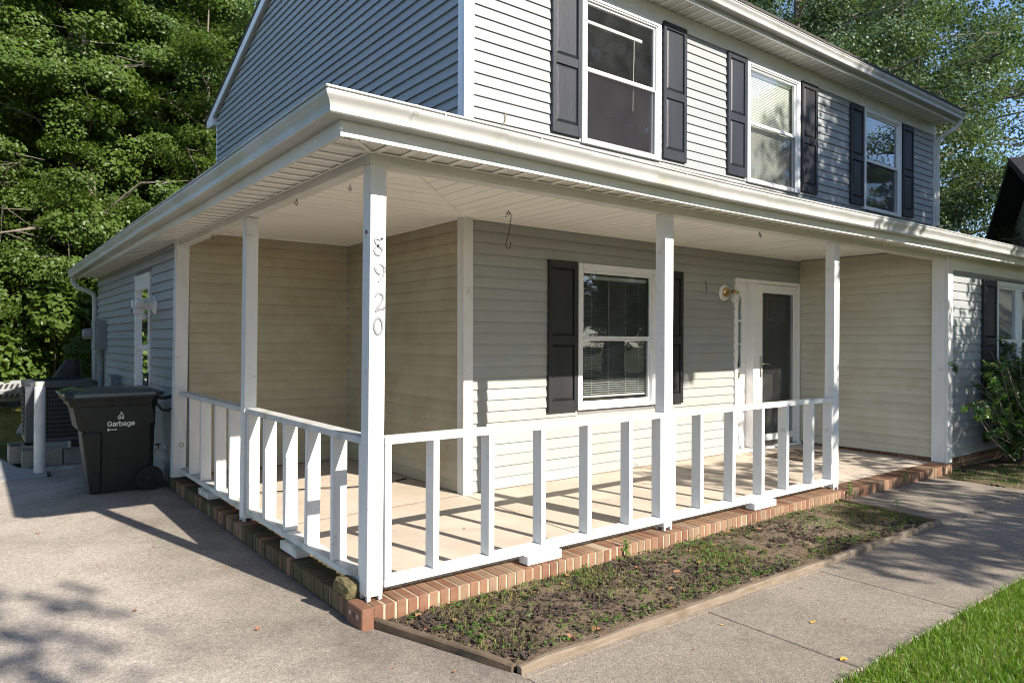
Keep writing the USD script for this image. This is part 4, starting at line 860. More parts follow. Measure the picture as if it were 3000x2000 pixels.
for q, s in ((5.44, 1), (5.08, -1)):
    part(sl, "lamp_head", cat_([tube([(-.12, 5.25 + .03 * s, 1.765), (-.16, 5.25 + .08 * s, 1.77)], .018, 8), rings([(.028, 0), (.045, .03), (.055, .10), (.052, .105)], 16, "x", (-.13, 5.25 + .11 * s, 1.77))]), M["camplastic"], smooth=40)
part(sl, "camera_body", cat_([cbox(-.25, -.13, 5.215, 5.285, 1.655, 1.725, .012), cyl((-.13, 5.25, 1.74), (-.18, 5.25, 1.70), .018, 8), rings([(.03, 0), (.045, .03), (.03, .06)], 14, "z", (-.14, 5.25, 1.60))]), M["camplastic"])
part(sl, "lens", cbox(-.257, -.25, 5.222, 5.278, 1.662, 1.718, .002), M["black"])
fa = thing("faucet", "white outdoor faucet on the wall behind the garbage bin", "faucet", (0, 4.77, .22))
part(fa, "body", cat_([cyl((-.012, 4.77, .225), (-.10, 4.77, .225), .014, 10), tube([(-.085, 4.77, .225), (-.12, 4.77, .215), (-.135, 4.77, .17)], .013, 8), rings([(.03, 0), (.03, .006)], 12, "x", (-.012, 4.77, .225))]), M["camplastic"], smooth=40)
part(fa, "handle", cat_([cyl((-.075, 4.77, .23), (-.085, 4.77, .275), .006, 8), rings([(.028, 0), (.03, .006), (.028, .012)], 10, "z", (-.085, 4.77, .27))]), M["rust"])
ou = solo("outlet_box", rings([(.028, 0), (.030, .012), (.018, .018), (.012, .010)], 12, "y", (.02, Y2 - .012, .33)), M["rusty_plate"], "rusty round outlet box low on the corner board at the end of the side railing", "outlet", smooth=40)
solo("extension_cord", tube([(.0, 4.05, .025), (.02, 3.85, .018), (.03, 3.6, .016), (.05, 3.35, .016), (.10, 3.15, .014), (.35, 3.0, .016), (.6, 2.9, .02), (.85, 2.86, .022), (1.1, 2.7, .024), (1.45, 2.62, .026), (1.75, 2.75, .026)], .006, 6), M["rubber"], "thin black cord lying across the porch floor", "cord", smooth=40)
dm_ = thing("door_mat", "dark brown patterned mat on the porch in front of the door", "mat", (6.26, 1.25, .018))
mm = cbox(-.37, .37, -.24, .24, 0, .012, .005); mm.apply_transform(trimesh.transformations.rotation_matrix(.10, [0, 0, 1])); mm.apply_translation([6.26, 1.25, .016])
part(dm_, "pile", mm, M["mat"])
# the loose stone beside the corner post
st_ = cbox(-.045, .045, -.075, .075, -.043, .043, .014).subdivide().subdivide().subdivide(); sv = st_.vertices.copy()
sv[:, 2] -= .016 * (sv[:, 1] > .02) * (sv[:, 2] > 0) * (sv[:, 1] - .02) / .055; sv += (meshkit.fbm(sv * 40 + 3, 3)[:, None] - .5) * .02 * np.sign(sv); st_.vertices = sv
st_.apply_transform(trimesh.transformations.rotation_matrix(.30, [1, 0, 0])); st_.apply_transform(trimesh.transformations.rotation_matrix(.25, [0, 0, 1])); st_.apply_translation([-.048, .165, .052])
solo("loose_stone", st_, M["stone"], "mossy broken stone on the bricks beside the numbered post", "stone", smooth=50)

# ------------------------------------------------------------------ bed edging boards
def timber(label, p, q, w, z0, z1, m, seed):
    p, q = np.array(p), np.array(q); L = np.linalg.norm(q - p); n = max(6, int(L / .06)); d = (q - p) / L; nn = np.array([-d[1], d[0]])
    r_ = np.random.default_rng(seed); rows = []
    for i in range(n + 1):
        c = p + d * L * i / n; j = lambda a: (meshkit.noise(np.array([[i * .35 + a * 7, seed, a]]), 1)[0] - .5)
        z_ = z1 + j(1) * .014; ww = w + j(2) * .010; o = j(3) * .012
        rows.append([(*(c + nn * (o - ww / 2)), z0), (*(c + nn * (o - ww / 2)), z_ - .008), (*(c + nn * (o - ww / 2 + .008)), z_), (*(c + nn * (o + ww / 2 - .008)), z_ + .001), (*(c + nn * (o + ww / 2)), z_ - .008), (*(c + nn * (o + ww / 2)), z0)])
    v = np.array(rows).reshape(-1, 3); f = []
    for i in range(n):
        for k in range(5):
            A, B, C, D_ = i * 6 + k, i * 6 + k + 1, (i + 1) * 6 + k + 1, (i + 1) * 6 + k; f += [(A, B, C), (A, C, D_)]
    for b_ in (0, n * 6): f += [(b_, b_ + k, b_ + k + 1) for k in range(1, 5)]
    solo("edging_board", trimesh.Trimesh(v, f, process=False), M[m], label, "edging board", smooth=35)
timber("pale weathered timber along the walk side of the planting bed", (.275, -.928), (4.60, -.955), .038, -.14, -.062, "timber", 3)
timber("dark damp timber closing the bed at the driveway end", (.005, -.055), (.268, -.90), .037, -.14, -.062, "timber_dark", 4)
timber("dark timber closing the bed at the far walk end", (4.70, -.075), (4.575, -.935), .034, -.14, -.060, "timber_dark", 6)

# ------------------------------------------------------------------ garbage bin (built in place, logo side towards the drive)
gb = thing("garbage_bin", "black wheeled garbage bin with white lettering beside the shaded wall", "garbage bin", (-.5, 4.62, GZ))
YF, YK = 4.33, 4.93      # logo face and far face
def ring_pts(x0, x1, y0, y1, z, c=.05):
    return [(x0 + c, y0, z), (x1 - c, y0, z), (x1, y0 + c, z), (x1, y1 - c, z), (x1 - c, y1, z), (x0 + c, y1, z), (x0, y1 - c, z), (x0, y0 + c, z)]
def loft(sections, cap0=True, cap1=True):
    v = np.array([p for s in sections for p in s], float); n = len(sections[0]); f = []
    for i in range(len(sections) - 1):
        for j in range(n):
            k = (j + 1) % n; A, B, C, D_ = i * n + j, i * n + k, (i + 1) * n + k, (i + 1) * n + j; f += [(A, B, C), (A, C, D_)]
    if cap0: f += [(0, k + 1, k) for k in range(1, n - 1)]
    b = (len(sections) - 1) * n
    if cap1: f += [(b, b + k, b + k + 1) for k in range(1, n - 1)]
    return trimesh.Trimesh(v, f, process=False)
fy = lambda z: YF + .042 * (.78 - z) / .87
body = loft([ring_pts(-.735, -.215, fy(GZ), YK - .05, GZ + .004, .05), ring_pts(-.745, -.20, fy(-.05), YK - .045, GZ + .05, .05), ring_pts(-.80, -.19, fy(.49), YK - .02, .49, .05), ring_pts(-.845, -.185, fy(.52), YK - .015, .52, .055), ring_pts(-.895, -.175, fy(.77), YK, .77, .06)])
GBb = part(gb, "body", body, M["bin"], smooth=25)
# proud upper collar, recessed lower corner at the front and raised panels
part(GBb, "collar", loft([ring_pts(-.905, -.168, YF - .008, YK + .008, .735, .06), ring_pts(-.915, -.165, YF - .012, YK + .012, .745, .06), ring_pts(-.925, -.160, YF - .016, YK + .016, .80, .06), ring_pts(-.955, -.150, YF - .03, YK + .03, .805, .06), ring_pts(-.96, -.148, YF - .03, YK + .03, .825, .06)]), M["bin"], smooth=25)
def plate(poly, t, m):
    """A thin plate lying on the leaning logo side; poly in x-z."""
    e_ = trimesh.creation.extrude_polygon(sg.Polygon(poly), t); v = e_.vertices; e_.vertices = np.stack([v[:, 0], np.array([fy(z) for z in v[:, 1]]) + .003 - v[:, 2], v[:, 1]], 1); e_.fix_normals(); return e_
part(GBb, "side_panel", plate([(-.70, -.09), (-.40, -.09), (-.385, .06), (-.345, .20), (-.345, .49), (-.20, .575), (-.23, .735), (-.835, .735), (-.80, .52), (-.765, .47)], .016, "bin"), M["bin"])
part(GBb, "corner_pad", loft([ring_pts(-.752, -.655, fy(-.08) - .03, YF + .20, -.085, .02), ring_pts(-.822, -.65, fy(.48) - .032, YF + .2, .48, .02), ring_pts(-.812, -.665, fy(.5) - .012, YF + .2, .505, .02)]), M["bin"], smooth=25)
part(GBb, "rib", cat_([cbox(-.72, -.705, YF - .006, YF + .03, .63, .75, .003), cbox(-.575, -.565, YF - .022, YF + .01, .74, .80, .003), cbox(-.425, -.415, YF - .022, YF + .01, .74, .80, .003)]), M["bin"])
lid = loft([ring_pts(-.955, -.13, YF - .035, YK + .035, .826, .07), ring_pts(-.96, -.128, YF - .038, YK + .038, .835, .07), ring_pts(-.955, -.13, YF - .035, YK + .035, .862, .07), ring_pts(-.90, -.16, YF + .01, YK - .01, .878, .08), ring_pts(-.76, -.22, YF + .10, YK - .10, .905, .08)])
L_ = part(gb, "lid", lid, M["binlid"], smooth=30)
part(L_, "lid_grip", loft([[(-.99, 4.42, .862), (-.99, 4.84, .862), (-.84, 4.80, .888), (-.84, 4.46, .888)], [(-.985, 4.42, .876), (-.985, 4.84, .876), (-.84, 4.80, .912), (-.84, 4.46, .912)]]), M["binlid"])
part(L_, "sticker", quad((-.95, 4.46, .892), (-.87, 4.48, .908), (-.87, 4.78, .908), (-.95, 4.80, .892)), M["lidtag"], label="green instruction sticker on the lid")
part(gb, "handle", cat_([tube([(-.19, YF + .06, .80), (-.09, YF + .06, .79), (.0, YF + .07, .82), (.012, YF + .08, .84)], .016, 8), tube([(-.19, YK - .06, .80), (-.09, YK - .06, .79), (.0, YK - .07, .82), (.012, YK - .08, .84)], .016, 8), cyl((.012, YF + .06, .84), (.012, YK - .06, .84), .016, 10),
                         tube([(-.175, YF + .03, .74), (-.13, YF + .02, .675), (-.07, YF + .02, .665), (-.03, YF + .03, .70), (-.01, YF + .05, .78), (-.008, YF + .07, .87)], .013, 8)]), M["bin"], smooth=40)
for yy, s in ((YF - .005, -1), (YK - .05, 1)):
    wc = (-.245, yy, .012)
    tread = rings([(.112, -.030), (.120, -.026), (.120, .026), (.112, .030)], 30, "y", wc)
    W_ = part(gb, "wheel", tread, M["rubber"], smooth=30)
    lug = []
    for q in range(20):
        a_ = q * math.pi / 10; b_ = box(.112, .124, -.028, .028, -.008, .008); b_.apply_transform(trimesh.transformations.rotation_matrix(-a_, [0, 1, 0])); b_.apply_translation(wc); lug.append(b_)
    part(W_, "tread", cat_(lug), M["rubber"])
    sp = [rings([(.028, 0), (.026, .012), (.010, .016)], 16, "y", (wc[0], wc[1] - .030, wc[2]))]
    for q in range(8):
        a_ = q * math.pi / 4; b_ = box(.02, .088, -.035, -.029, -.007, .007); b_.apply_transform(trimesh.transformations.rotation_matrix(-a_, [0, 1, 0])); b_.apply_translation(wc); sp.append(b_)
    ringm = trimesh.creation.annulus(.082, .092, .008); ringm.apply_transform(trimesh.transformations.rotation_matrix(math.pi / 2, [1, 0, 0])); ringm.apply_translation([wc[0], wc[1] - .032, wc[2]]); sp.append(ringm)
    part(W_, "hub", cat_(sp), M["bin"])
part(gb, "axle", cyl((-.245, YF, .012), (-.245, YK, .012), .011, 8), M["black"])
# white print: figure with bin, word, emblem and small word
def face_text(txt, h, x, z, bold=True):
    m = meshkit.text_mesh(txt, h, .0015, bold); v = m.vertices; return v, m
def put_text(txt, h, x0, z0, y, width=None):
    m = meshkit.text_mesh(txt, h, .0015, True); v = m.vertices.copy()
    if width: v[:, 0] *= width / (v[:, 0].max() - v[:, 0].min())
    v = np.stack([x0 + v[:, 0] - v[:, 0].min(), y - v[:, 2], z0 + v[:, 1]], 1); m = trimesh.Trimesh(v, m.faces, process=False); m.fix_normals(); return m
def on_side(m):
    m.vertices[:, 1] += np.array([fy(z) for z in m.vertices[:, 2]]) - .0142; return m
word = on_side(put_text("Garbage", .046, -.612, .545, 0, .236))
part(GBb, "lettering", word, M["white_print"], label="white word Garbage")
word2 = put_text("Raleigh", .014, -.585, .506, 0, .056)
em = cat_([rings([(.006, 0), (.006, .0015)], 10, "y", (-.602 + dx, 0, .513 + dz)) for dx, dz in ((-.007, 0), (.007, 0), (0, .007), (0, -.007))])
part(GBb, "lettering", on_side(cat_([word2, em])), M["white_print"], label="small white emblem and word below")
def st2(pts, w): return on_side(stroke(pts, w, .0015))
ic = cat_([st2(arc(-.492, .672, .0085, .0085, 0, 360, 16), .004), st2([(-.505, .632), (-.508, .648), (-.50, .655), (-.484, .655), (-.474, .648), (-.474, .612)], .006), st2([(-.486, .635), (-.486, .612)], .006), st2([(-.498, .632), (-.498, .614)], .005),
           st2([(-.524, .634), (-.520, .612), (-.506, .612), (-.503, .634)], .005), st2([(-.514, .652), (-.512, .646)], .004), st2([(-.514, .638), (-.514, .622)], .004)])
part(GBb, "lettering", ic, M["white_print"], label="white pictogram of a person using a bin")

# ------------------------------------------------------------------ air conditioner, blocks, pipe
ac = thing("air_conditioner", "dark outdoor air conditioner unit on concrete blocks", "air conditioner", (-.73, 7.3, .1))
ax0, ax1, ay0, ay1, az0, az1 = -1.12, -.36, 6.92, 7.68, .115, .86
AB = part(ac, "cabinet", cat_([cbox(x_, x_ + .06, y_, y_ + .06, az0, az1 - .06, .015) for x_ in (ax0, ax1 - .06) for y_ in (ay0, ay1 - .06)] + [cbox(ax0 + .005, ax1 - .005, ay0 + .005, ay1 - .005, az0, az0 + .05, .01), box(ax0, ax0 + .19, ay0 - .004, ay0 + .012, az0 + .03, az1 - .06)]), M["acmetal"])
part(ac, "coil", box(ax0 + .03, ax1 - .03, ay0 + .03, ay1 - .03, az0 + .05, az1 - .06), M["acdark"])
part(ac, "top_cover", loft([ring_pts(ax0 - .005, ax1 + .005, ay0 - .005, ay1 + .005, az1 - .075, .06), ring_pts(ax0 - .008, ax1 + .008, ay0 - .008, ay1 + .008, az1 - .015, .06), ring_pts(ax0 + .02, ax1 - .02, ay0 + .02, ay1 - .02, az1 + .004, .07)]), M["acmetal"], smooth=30)
part(ac, "fan_guard", cat_([trimesh.creation.annulus(r0, r0 + .006, .006, transform=trimesh.transformations.translation_matrix([(ax0 + ax1) / 2, (ay0 + ay1) / 2, az1 + .012])) for r0 in (.05, .11, .17, .23, .29)]), M["acdark"])
for k in range(11):
    z_ = az0 + .085 + k * .054
    part(ac, "louvre", cat_([cbox(ax0 + .17, ax1 - .045, ay0 + .002, ay0 + .014, z_, z_ + .012, .002), cbox(ax0 + .002, ax0 + .014, ay0 + .05, ay1 - .05, z_, z_ + .012, .002)]), M["acmetal"])
part(ac, "louvre_wires", cat_([cyl((x_, ay0 + .006, az0 + .06), (x_, ay0 + .006, az1 - .08), .0022, 4) for x_ in np.arange(ax0 + .19, ax1 - .05, .022)]), M["acmetal"], kind="stuff")
def cblock(label, x0, y0, dx, dy, h, rz=0, z0=GZ):
    ms = []
    b = thing("concrete_block", label, "concrete block", (x0, y0, z0), rz)
    part(b, "body", cat_([cbox(0, dx, 0, .03, 0, h, .004), cbox(0, dx, dy - .03, dy, 0, h, .004), cbox(0, .03, .03, dy - .03, 0, h, .004), cbox(dx - .03, dx, .03, dy - .03, 0, h, .004), cbox(dx / 2 - .015, dx / 2 + .015, .03, dy - .03, 0, h, .004)]), M["block"], world_coords=False)
cblock("grey concrete block in front of the air conditioner, just behind the white pipe", -1.175, 6.40, .385, .19, .20)
cblock("grey concrete block in front of the air conditioner, half hidden by the garbage bin", -.77, 6.42, .385, .19, .175)
cblock("grey concrete block under the left corner of the air conditioner", -1.285, 6.82, .30, .39, .205)
cblock("grey concrete block under the right rear of the air conditioner", -.62, 7.2, .30, .39, .205)
pp = thing("pipe_post", "white plastic pipe standing upright in front of the air conditioner", "pipe", (-1.037, 6.0, GZ))
part(pp, "pipe", rings([(.0545, GZ - .05), (.0545, .848), (.049, .852)], 24, "z", (-1.037, 6.0, 0)), M["pvc"], smooth=40)
part(pp, "cap", rings([(.047, .852), (.048, .90), (.044, .908)], 24, "z", (-1.037, 6.0, 0)), M["pvccap"], smooth=40)

# grill under a black cover
tc = []
prof = [(-.12, 1.00), (.46, .95), (.60, .80), (.66, .72)]
nA, nB = 30, 14
def cover_pt(u, t):   # u round, t from ground to top
    a = u * 2 * math.pi; ca, sa = math.cos(a), math.sin(a)
    rx = (.46 * (1 - t) + .085 * t) if ca > 0 else (.46 * (1 - t * 1.0) + .10 * t); ry = .34 * (1 - t) + .14 * t
    sq = lambda c: math.copysign(abs(c) ** .6, c)
    fold = 1 + .06 * math.sin(9 * a + 2 * t) * (1 - t) + .03 * math.sin(5 * a + 9 * t)
    cx = -.60 + .26 * t ** 1.0
    return (cx + rx * sq(ca) * fold, 9.75 + ry * sq(sa) * fold, -.11 + 1.17 * t ** .8)
gv_ = np.array([cover_pt(i / nA, j / nB) for j in range(nB + 1) for i in range(nA)]); gf_ = []
for j in range(nB):
    for i in range(nA):
        k = (i + 1) % nA; A, B, C, D_ = j * nA + i, j * nA + k, (j + 1) * nA + k, (j + 1) * nA + i; gf_ += [(A, B, C), (A, C, D_)]
gf_ += [(nB * nA, nB * nA + i, nB * nA + i + 1) for i in range(1, nA - 1)]
solo("covered_grill", trimesh.Trimesh(gv_, gf_, process=False), M["tarp"], "grill under a black fabric cover behind the air conditioner", "grill", smooth=50)

# compost tumbler at the left edge of the picture
ct = thing("compost_tumbler", "grey slotted compost tumbler on black legs on the back lawn", "compost tumbler", (-1.2, 13.5, GZ))
oct_ = [(.30 * math.cos(math.radians(22.5 + 45 * i)), .30 * math.sin(math.radians(22.5 + 45 * i))) for i in range(8)]
drum = loft([[(-1.62, 13.5 + a, .37 + b * .72) for a, b in [(p * .9, q * .9) for p, q in oct_]], [(-1.58, 13.5 + a, .37 + b * .72) for a, b in oct_], [(-.84, 13.5 + a, .37 + b * .72) for a, b in oct_], [(-.78, 13.5 + a, .37 + b * .72) for a, b in [(p * .8, q * .8) for p, q in oct_]]])
DR = part(ct, "drum", drum, M["greyplastic"])
for zz, yy, tl in ((.47, 13.215, 0), (.29, 13.215, 0)):
    for q in np.arange(-1.5, -.9, .085):
        s = box(-.022, .022, -.012, .004, -.042, .042); s.vertices[:, 0] += s.vertices[:, 2] * .45; s.apply_translation([q, yy + .008, zz]); part(DR, "slot", s, M["black"])
part(DR, "seam", box(-1.6, -.80, 13.205, 13.225, .365, .382), M["greyplastic"])
part(ct, "leg", tube([(-.80, 13.42, .37), (-.79, 13.3, .1), (-.76, 13.2, GZ)], .014, 6), M["black"]); part(ct, "leg", tube([(-.86, 13.5, .15), (-.92, 13.6, .02), (-.98, 13.65, GZ)], .014, 6), M["black"])
part(ct, "leg", tube([(-1.62, 13.42, .37), (-1.62, 13.3, .1), (-1.65, 13.2, GZ)], .014, 6), M["black"])

# ------------------------------------------------------------------ vegetation
def leaf_mesh(pos, nrm, size, rg, wide=.45, fold=.12, up=None):
    """Folded four-point leaves, two triangles each, at pos facing nrm."""
    n = len(pos); nrm = nrm / (np.linalg.norm(nrm, axis=1, keepdims=True) + 1e-9)
    t = rg.normal(size=(n, 3)) if up is None else up + rg.normal(size=(n, 3)) * .35
    t -= (t * nrm).sum(1, keepdims=True) * nrm; t /= np.linalg.norm(t, axis=1, keepdims=True) + 1e-9
    s = np.cross(nrm, t); L = size[:, None]
    base = pos - t * L * .5; tip = pos + t * L * .5 - nrm * L * .08
    lft = pos + s * L * wide + nrm * L * fold - t * L * .02; rgt = pos - s * L * wide + nrm * L * fold - t * L * .02
    v = np.stack([base, rgt, tip, lft], 1).reshape(-1, 3); i = np.arange(n)[:, None] * 4
    f = np.vstack([i + [0, 1, 2], i + [0, 2, 3]])
    return v, f

def make_tree(path, h, crown_r, crown_z0, nleaf, leafsize, leaf_mat, seed, trunk_r=.16, nlimb=9, droop=.0, clump=.75, flat=.45, world=False, twig_mat="bark", spread=1.0):
    """Tapered trunk with limbs; leaves sit in flattened clumps at the limb ends, filling the crown unevenly. Built round the thing's own origin."""
    rg = np.random.default_rng(seed); ms = []
    ang0 = rg.uniform(0, 6.28); tp = [(0, 0, -.2)]; x = y = 0.0
    for k in range(1, 9):
        x += rg.normal(0, .05) * h / 10; y += rg.normal(0, .05) * h / 10; tp.append((x, y, h * .92 * k / 8))
    tp = np.array(tp); tr = trunk_r * (1 - np.linspace(0, 1, len(tp)) ** 1.1 * .9)
    ms.append(tube(tp, tr, 9)); cl = []
    for k in range(nlimb):
        fz = crown_z0 + (h * .95 - crown_z0) * (k + rg.uniform(0, .8)) / nlimb
        c = np.array([np.interp(fz, tp[:, 2], tp[:, 0]), np.interp(fz, tp[:, 2], tp[:, 1]), fz * .88])
        rel = (fz - crown_z0) / (h - crown_z0); prof = crown_r * (1 - .75 * max(0, rel - .25) ** 1.4) * rg.uniform(.65, 1.12)
        a = ang0 + k * 2.4 + rg.uniform(-.5, .5)
        e_ = c + np.array([math.cos(a) * prof, math.sin(a) * prof, prof * rg.uniform(.05, .5) - droop * prof])
        mid = (c + e_) / 2 + np.array([0, 0, .12 * prof]) + rg.normal(0, .08, 3) * prof
        r0 = np.interp(fz * .88, tp[:, 2], tr) * .55
        ms.append(tube([c, (c + mid) / 2 + rg.normal(0, .03, 3), mid, e_], [r0, r0 * .75, r0 * .5, r0 * .15], 6, cap=False))
        for q in range(rg.integers(4, 7)):
            t_ = rg.uniform(.35, 1.08); p = (c * (1 - t_) + e_ * t_) + rg.normal(0, 1, 3) * [.26, .26, .16] * prof * spread
            ms.append(tube([mid * (1 - t_) + e_ * t_ if t_ > .5 else mid, (mid + p) / 2 + rg.normal(0, .05, 3), p], [r0 * .25, r0 * .15, r0 * .05], 4, cap=False))
            cl.append((p, clump * rg.uniform(.6, 1.25)))
    cl.append((tp[-1], clump * .8))
    part(path, "trunk", cat_(ms), M[twig_mat], smooth=50, world_coords=world)
    wts = np.array([c[1] ** 2 for c in cl]); cnt = np.maximum(20, (nleaf * wts / wts.sum()).astype(int)); P, N = [], []
    for (p, r), n_ in zip(cl, cnt):
        d = rg.normal(size=(n_, 3)); d /= np.linalg.norm(d, axis=1, keepdims=True); rr = r * rg.random(n_)[:, None] ** .45
        q = d * rr * [1, 1, flat]; q += (meshkit.noise((p + q) * 2.2, seed)[:, None] - .5) * .5 * r * d
        P.append(p + q); N.append(d * [1, 1, .6] * .6 + [.1, -.6, .65] + rg.normal(0, .42, (n_, 3)))
    P, N = np.vstack(P), np.vstack(N)
    v, f = leaf_mesh(P, N, leafsize * rg.uniform(.65, 1.25, len(P)), rg)
    part(path, "crown", (v, f), M[leaf_mat], world_coords=world)

# prototypes are the first trees of their kind
GL = "trees of the wood behind the side wing"
T1 = thing("maple_tree", "bright leafy maple at the edge of the wood behind the side wing", "tree", (.6, 15.2, -.1), 20, 1.0)
make_tree(T1, 11.5, 3.0, 1.6, 62000, .088, "leaf_maple", 11, .15, 22, .05, .66)
T2 = thing("sweetgum_tree", "tall dense green tree in the wood left of the gable", "tree", (3.6, 18.0, -.1), 0, 1.0)
make_tree(T2, 15.0, 3.4, 3.5, 62000, .086, "leaf_sweet", 12, .2, 24, .0, .72)
T3 = thing("oak_tree", "large oak with dark trunk and blue green leaves beyond the right roof", "tree", (17.5, 7.6, -.1), 0, 1.0)
make_tree(T3, 14.5, 4.4, 2.6, 40000, .088, "leaf_oak", 13, .26, 18, .02, .95, .55)
SHARE = "green broadleaf tree within the dense wood behind the house's left side"
for i, (src, nm, x, y, rz, s) in enumerate([(T1, "maple_tree", -.5, 15.7, 200, .72), (T1, "maple_tree", -1.9, 14.6, 310, .8), (T1, "maple_tree", -.2, 17.6, 160, 1.0), (T1, "maple_tree", -1.0, 16.6, 130, 1.05), (T2, "sweetgum_tree", 1.9, 20.0, 75, 1.0), (T1, "maple_tree", 2.9, 15.6, 250, .95), (T2, "sweetgum_tree", -.7, 21.5, 160, 1.05), (T2, "sweetgum_tree", 5.2, 22.0, 290, 1.1),
                                            (T1, "maple_tree", 1.2, 18.0, 300, 1.25), (T2, "sweetgum_tree", 3.2, 26.0, 20, 1.2), (T2, "sweetgum_tree", -1.6, 27.0, 210, 1.25), (T1, "maple_tree", -2.6, 19.0, 45, 1.2), (T2, "sweetgum_tree", 7.0, 27.0, 100, 1.2), (T1, "maple_tree", .6, 24.0, 10, 1.35)]):
    copy_of(src, nm, SHARE, "tree", (x, y, -.1), rz, s, group=GL)
GR = "oaks beyond the right roof"
for i, (x, y, rz, s) in enumerate([(18.5, 11.0, 10, 1.1), (27.5, 9.2, 190, 1.1), (14.6, 10.5, 100, 1.0), (21.0, 9.4, 220, 1.1), (24.0, 7.6, 40, 1.15), (26.5, 12.0, 150, 1.25), (19.0, 14.5, 300, 1.2), (32.0, 11.0, 75, 1.3), (30, 17, 10, 1.4)]):
    copy_of(T3, "oak_tree", "leafy oak in the row of trees beyond the house's right end", "tree", (x, y, -.1), rz, s, group=GR)
# trees of the front yard: out of the frame, they throw the dappled shade and show in the panes
FY = "tall trees round the front yard and across the street"
YT = thing("yard_oak", "dense oak standing in the front yard, shading the right end of the house", "tree", (11.7, -5.9, -.1))
make_tree(YT, 13.2, 3.0, 5.2, 44000, .105, "leaf_oak", 41, .24, 18, .0, .95, .8)
ST = thing("young_tree", "small low tree in the front yard whose leaves shade the walk and the bed", "tree", (6.5, -8.6, -.1))
make_tree(ST, 5.3, 2.3, 4.25, 4200, .10, "leaf_oak", 31, .07, 11, .12, .42, .3)
YA = thing("yard_ash", "slim tree in the front yard whose leaves shade the left of the driveway", "tree", (-1.15, -10.6, -.1))
make_tree(YA, 9.6, 1.55, 6.5, 9000, .12, "leaf_oak", 43, .12, 15, .0, .75, .7)
YB_ = thing("young_tree", "small tree in the front yard shading the glossy bush and the right wing", "tree", (9.75, -5.9, -.1))
make_tree(YB_, 6.4, 1.9, 3.9, 8500, .10, "leaf_oak", 44, .09, 14, .05, .6, .75)
for (src, nm, x, y, rz, s) in [(T3, "oak_tree", 21.0, -15.5, 200, 1.1), (T2, "sweetgum_tree", 17.0, -19.0, 30, 1.1), (T3, "oak_tree", 12.0, -31.0, 0, 1.25), (T2, "sweetgum_tree", -7.5, -22.0, 130, 1.0), (T1, "maple_tree", -6.9, -2.5, 0, .62), (T1, "maple_tree", -6.6, 2.6, 90, .6), (T1, "maple_tree", -6.4, 6.4, 200, .62), (T1, "maple_tree", -6.2, 10.6, 160, .7), (T2, "sweetgum_tree", -11.0, 13.0, 20, .7), (T2, "sweetgum_tree", -12, 3.5, 300, .6), (T1, "maple_tree", 16, -12, 60, .8), (T1, "maple_tree", 19.5, -10.5, 160, .85), (T1, "maple_tree", 22, -14, 260, .9),  # left rows and front-left sweetgums are added unseen to cut sky and bounce
    (T2, "sweetgum_tree", -3.4, -12.5, 250, 1.0), (T2, "sweetgum_tree", -7.6, -12.0, 110, 1.0), (T2, "sweetgum_tree", -2.6, -18.0, 15, 1.1), (T2, "sweetgum_tree", -6.0, -16.5, 75, 1.1), (T1, "maple_tree", 2.0, -27, 40, 1.0), (T1, "maple_tree", 15, -28, 80, 1.1), (T2, "sweetgum_tree", 24, -26, 10, 1.0), (T1, "maple_tree", 30, -18, 200, 1.0), (T3, "oak_tree", 38, -22, 100, 1.1), (T2, "sweetgum_tree", -16, -20, 60, 1.1), (T1, "maple_tree", 36, -8, 300, 1.1), (T3, "oak_tree", 33, -3.5, 50, 1.2), (T2, "sweetgum_tree", 27, -11, 50, 1.0), (T1, "maple_tree", 45, -14, 20, 1.3), (T1, "maple_tree", -17, 6, 220, 1.2)]:
    copy_of(src, nm, "tall unseen tree outside the frame, placed for shade and reflections", "tree", (x, y, -.1), rz, s, group=FY)

# sapling and shrubs behind the side wing
SP = thing("sapling", "pale stemmed sapling behind the covered grill", "sapling", (-.38, 14.1, -.11), 0, 1.28)
rg = np.random.default_rng(51); ms, P, N = [], [], []
for k in range(7):
    a = rg.uniform(0, 6.28); tip = np.array([math.cos(a) * .38, math.sin(a) * .3, rg.uniform(1.2, 2.3)]); ms.append(tube([(0, 0, 0), tip * [.25, .25, .35], tip * [.6, .6, .7], tip], [.03, .022, .014, .005], 6))
    for q in range(5):
        t = rg.uniform(.45, 1.05); p = tip * [t, t, t] + rg.normal(0, .12, 3); n_ = 110; P.append(p + rg.normal(0, 1, (n_, 3)) * [.15, .15, .11]); N.append(rg.normal(0, .5, (n_, 3)) + [0, -.5, .8])
part(SP, "stems", cat_(ms), M["twig"], world_coords=False, smooth=50)
P, N = np.vstack(P), np.vstack(N); part(SP, "leaves", leaf_mesh(P, N, rg.uniform(.05, .10, len(P)), rg), M["leaf_maple"], world_coords=False)
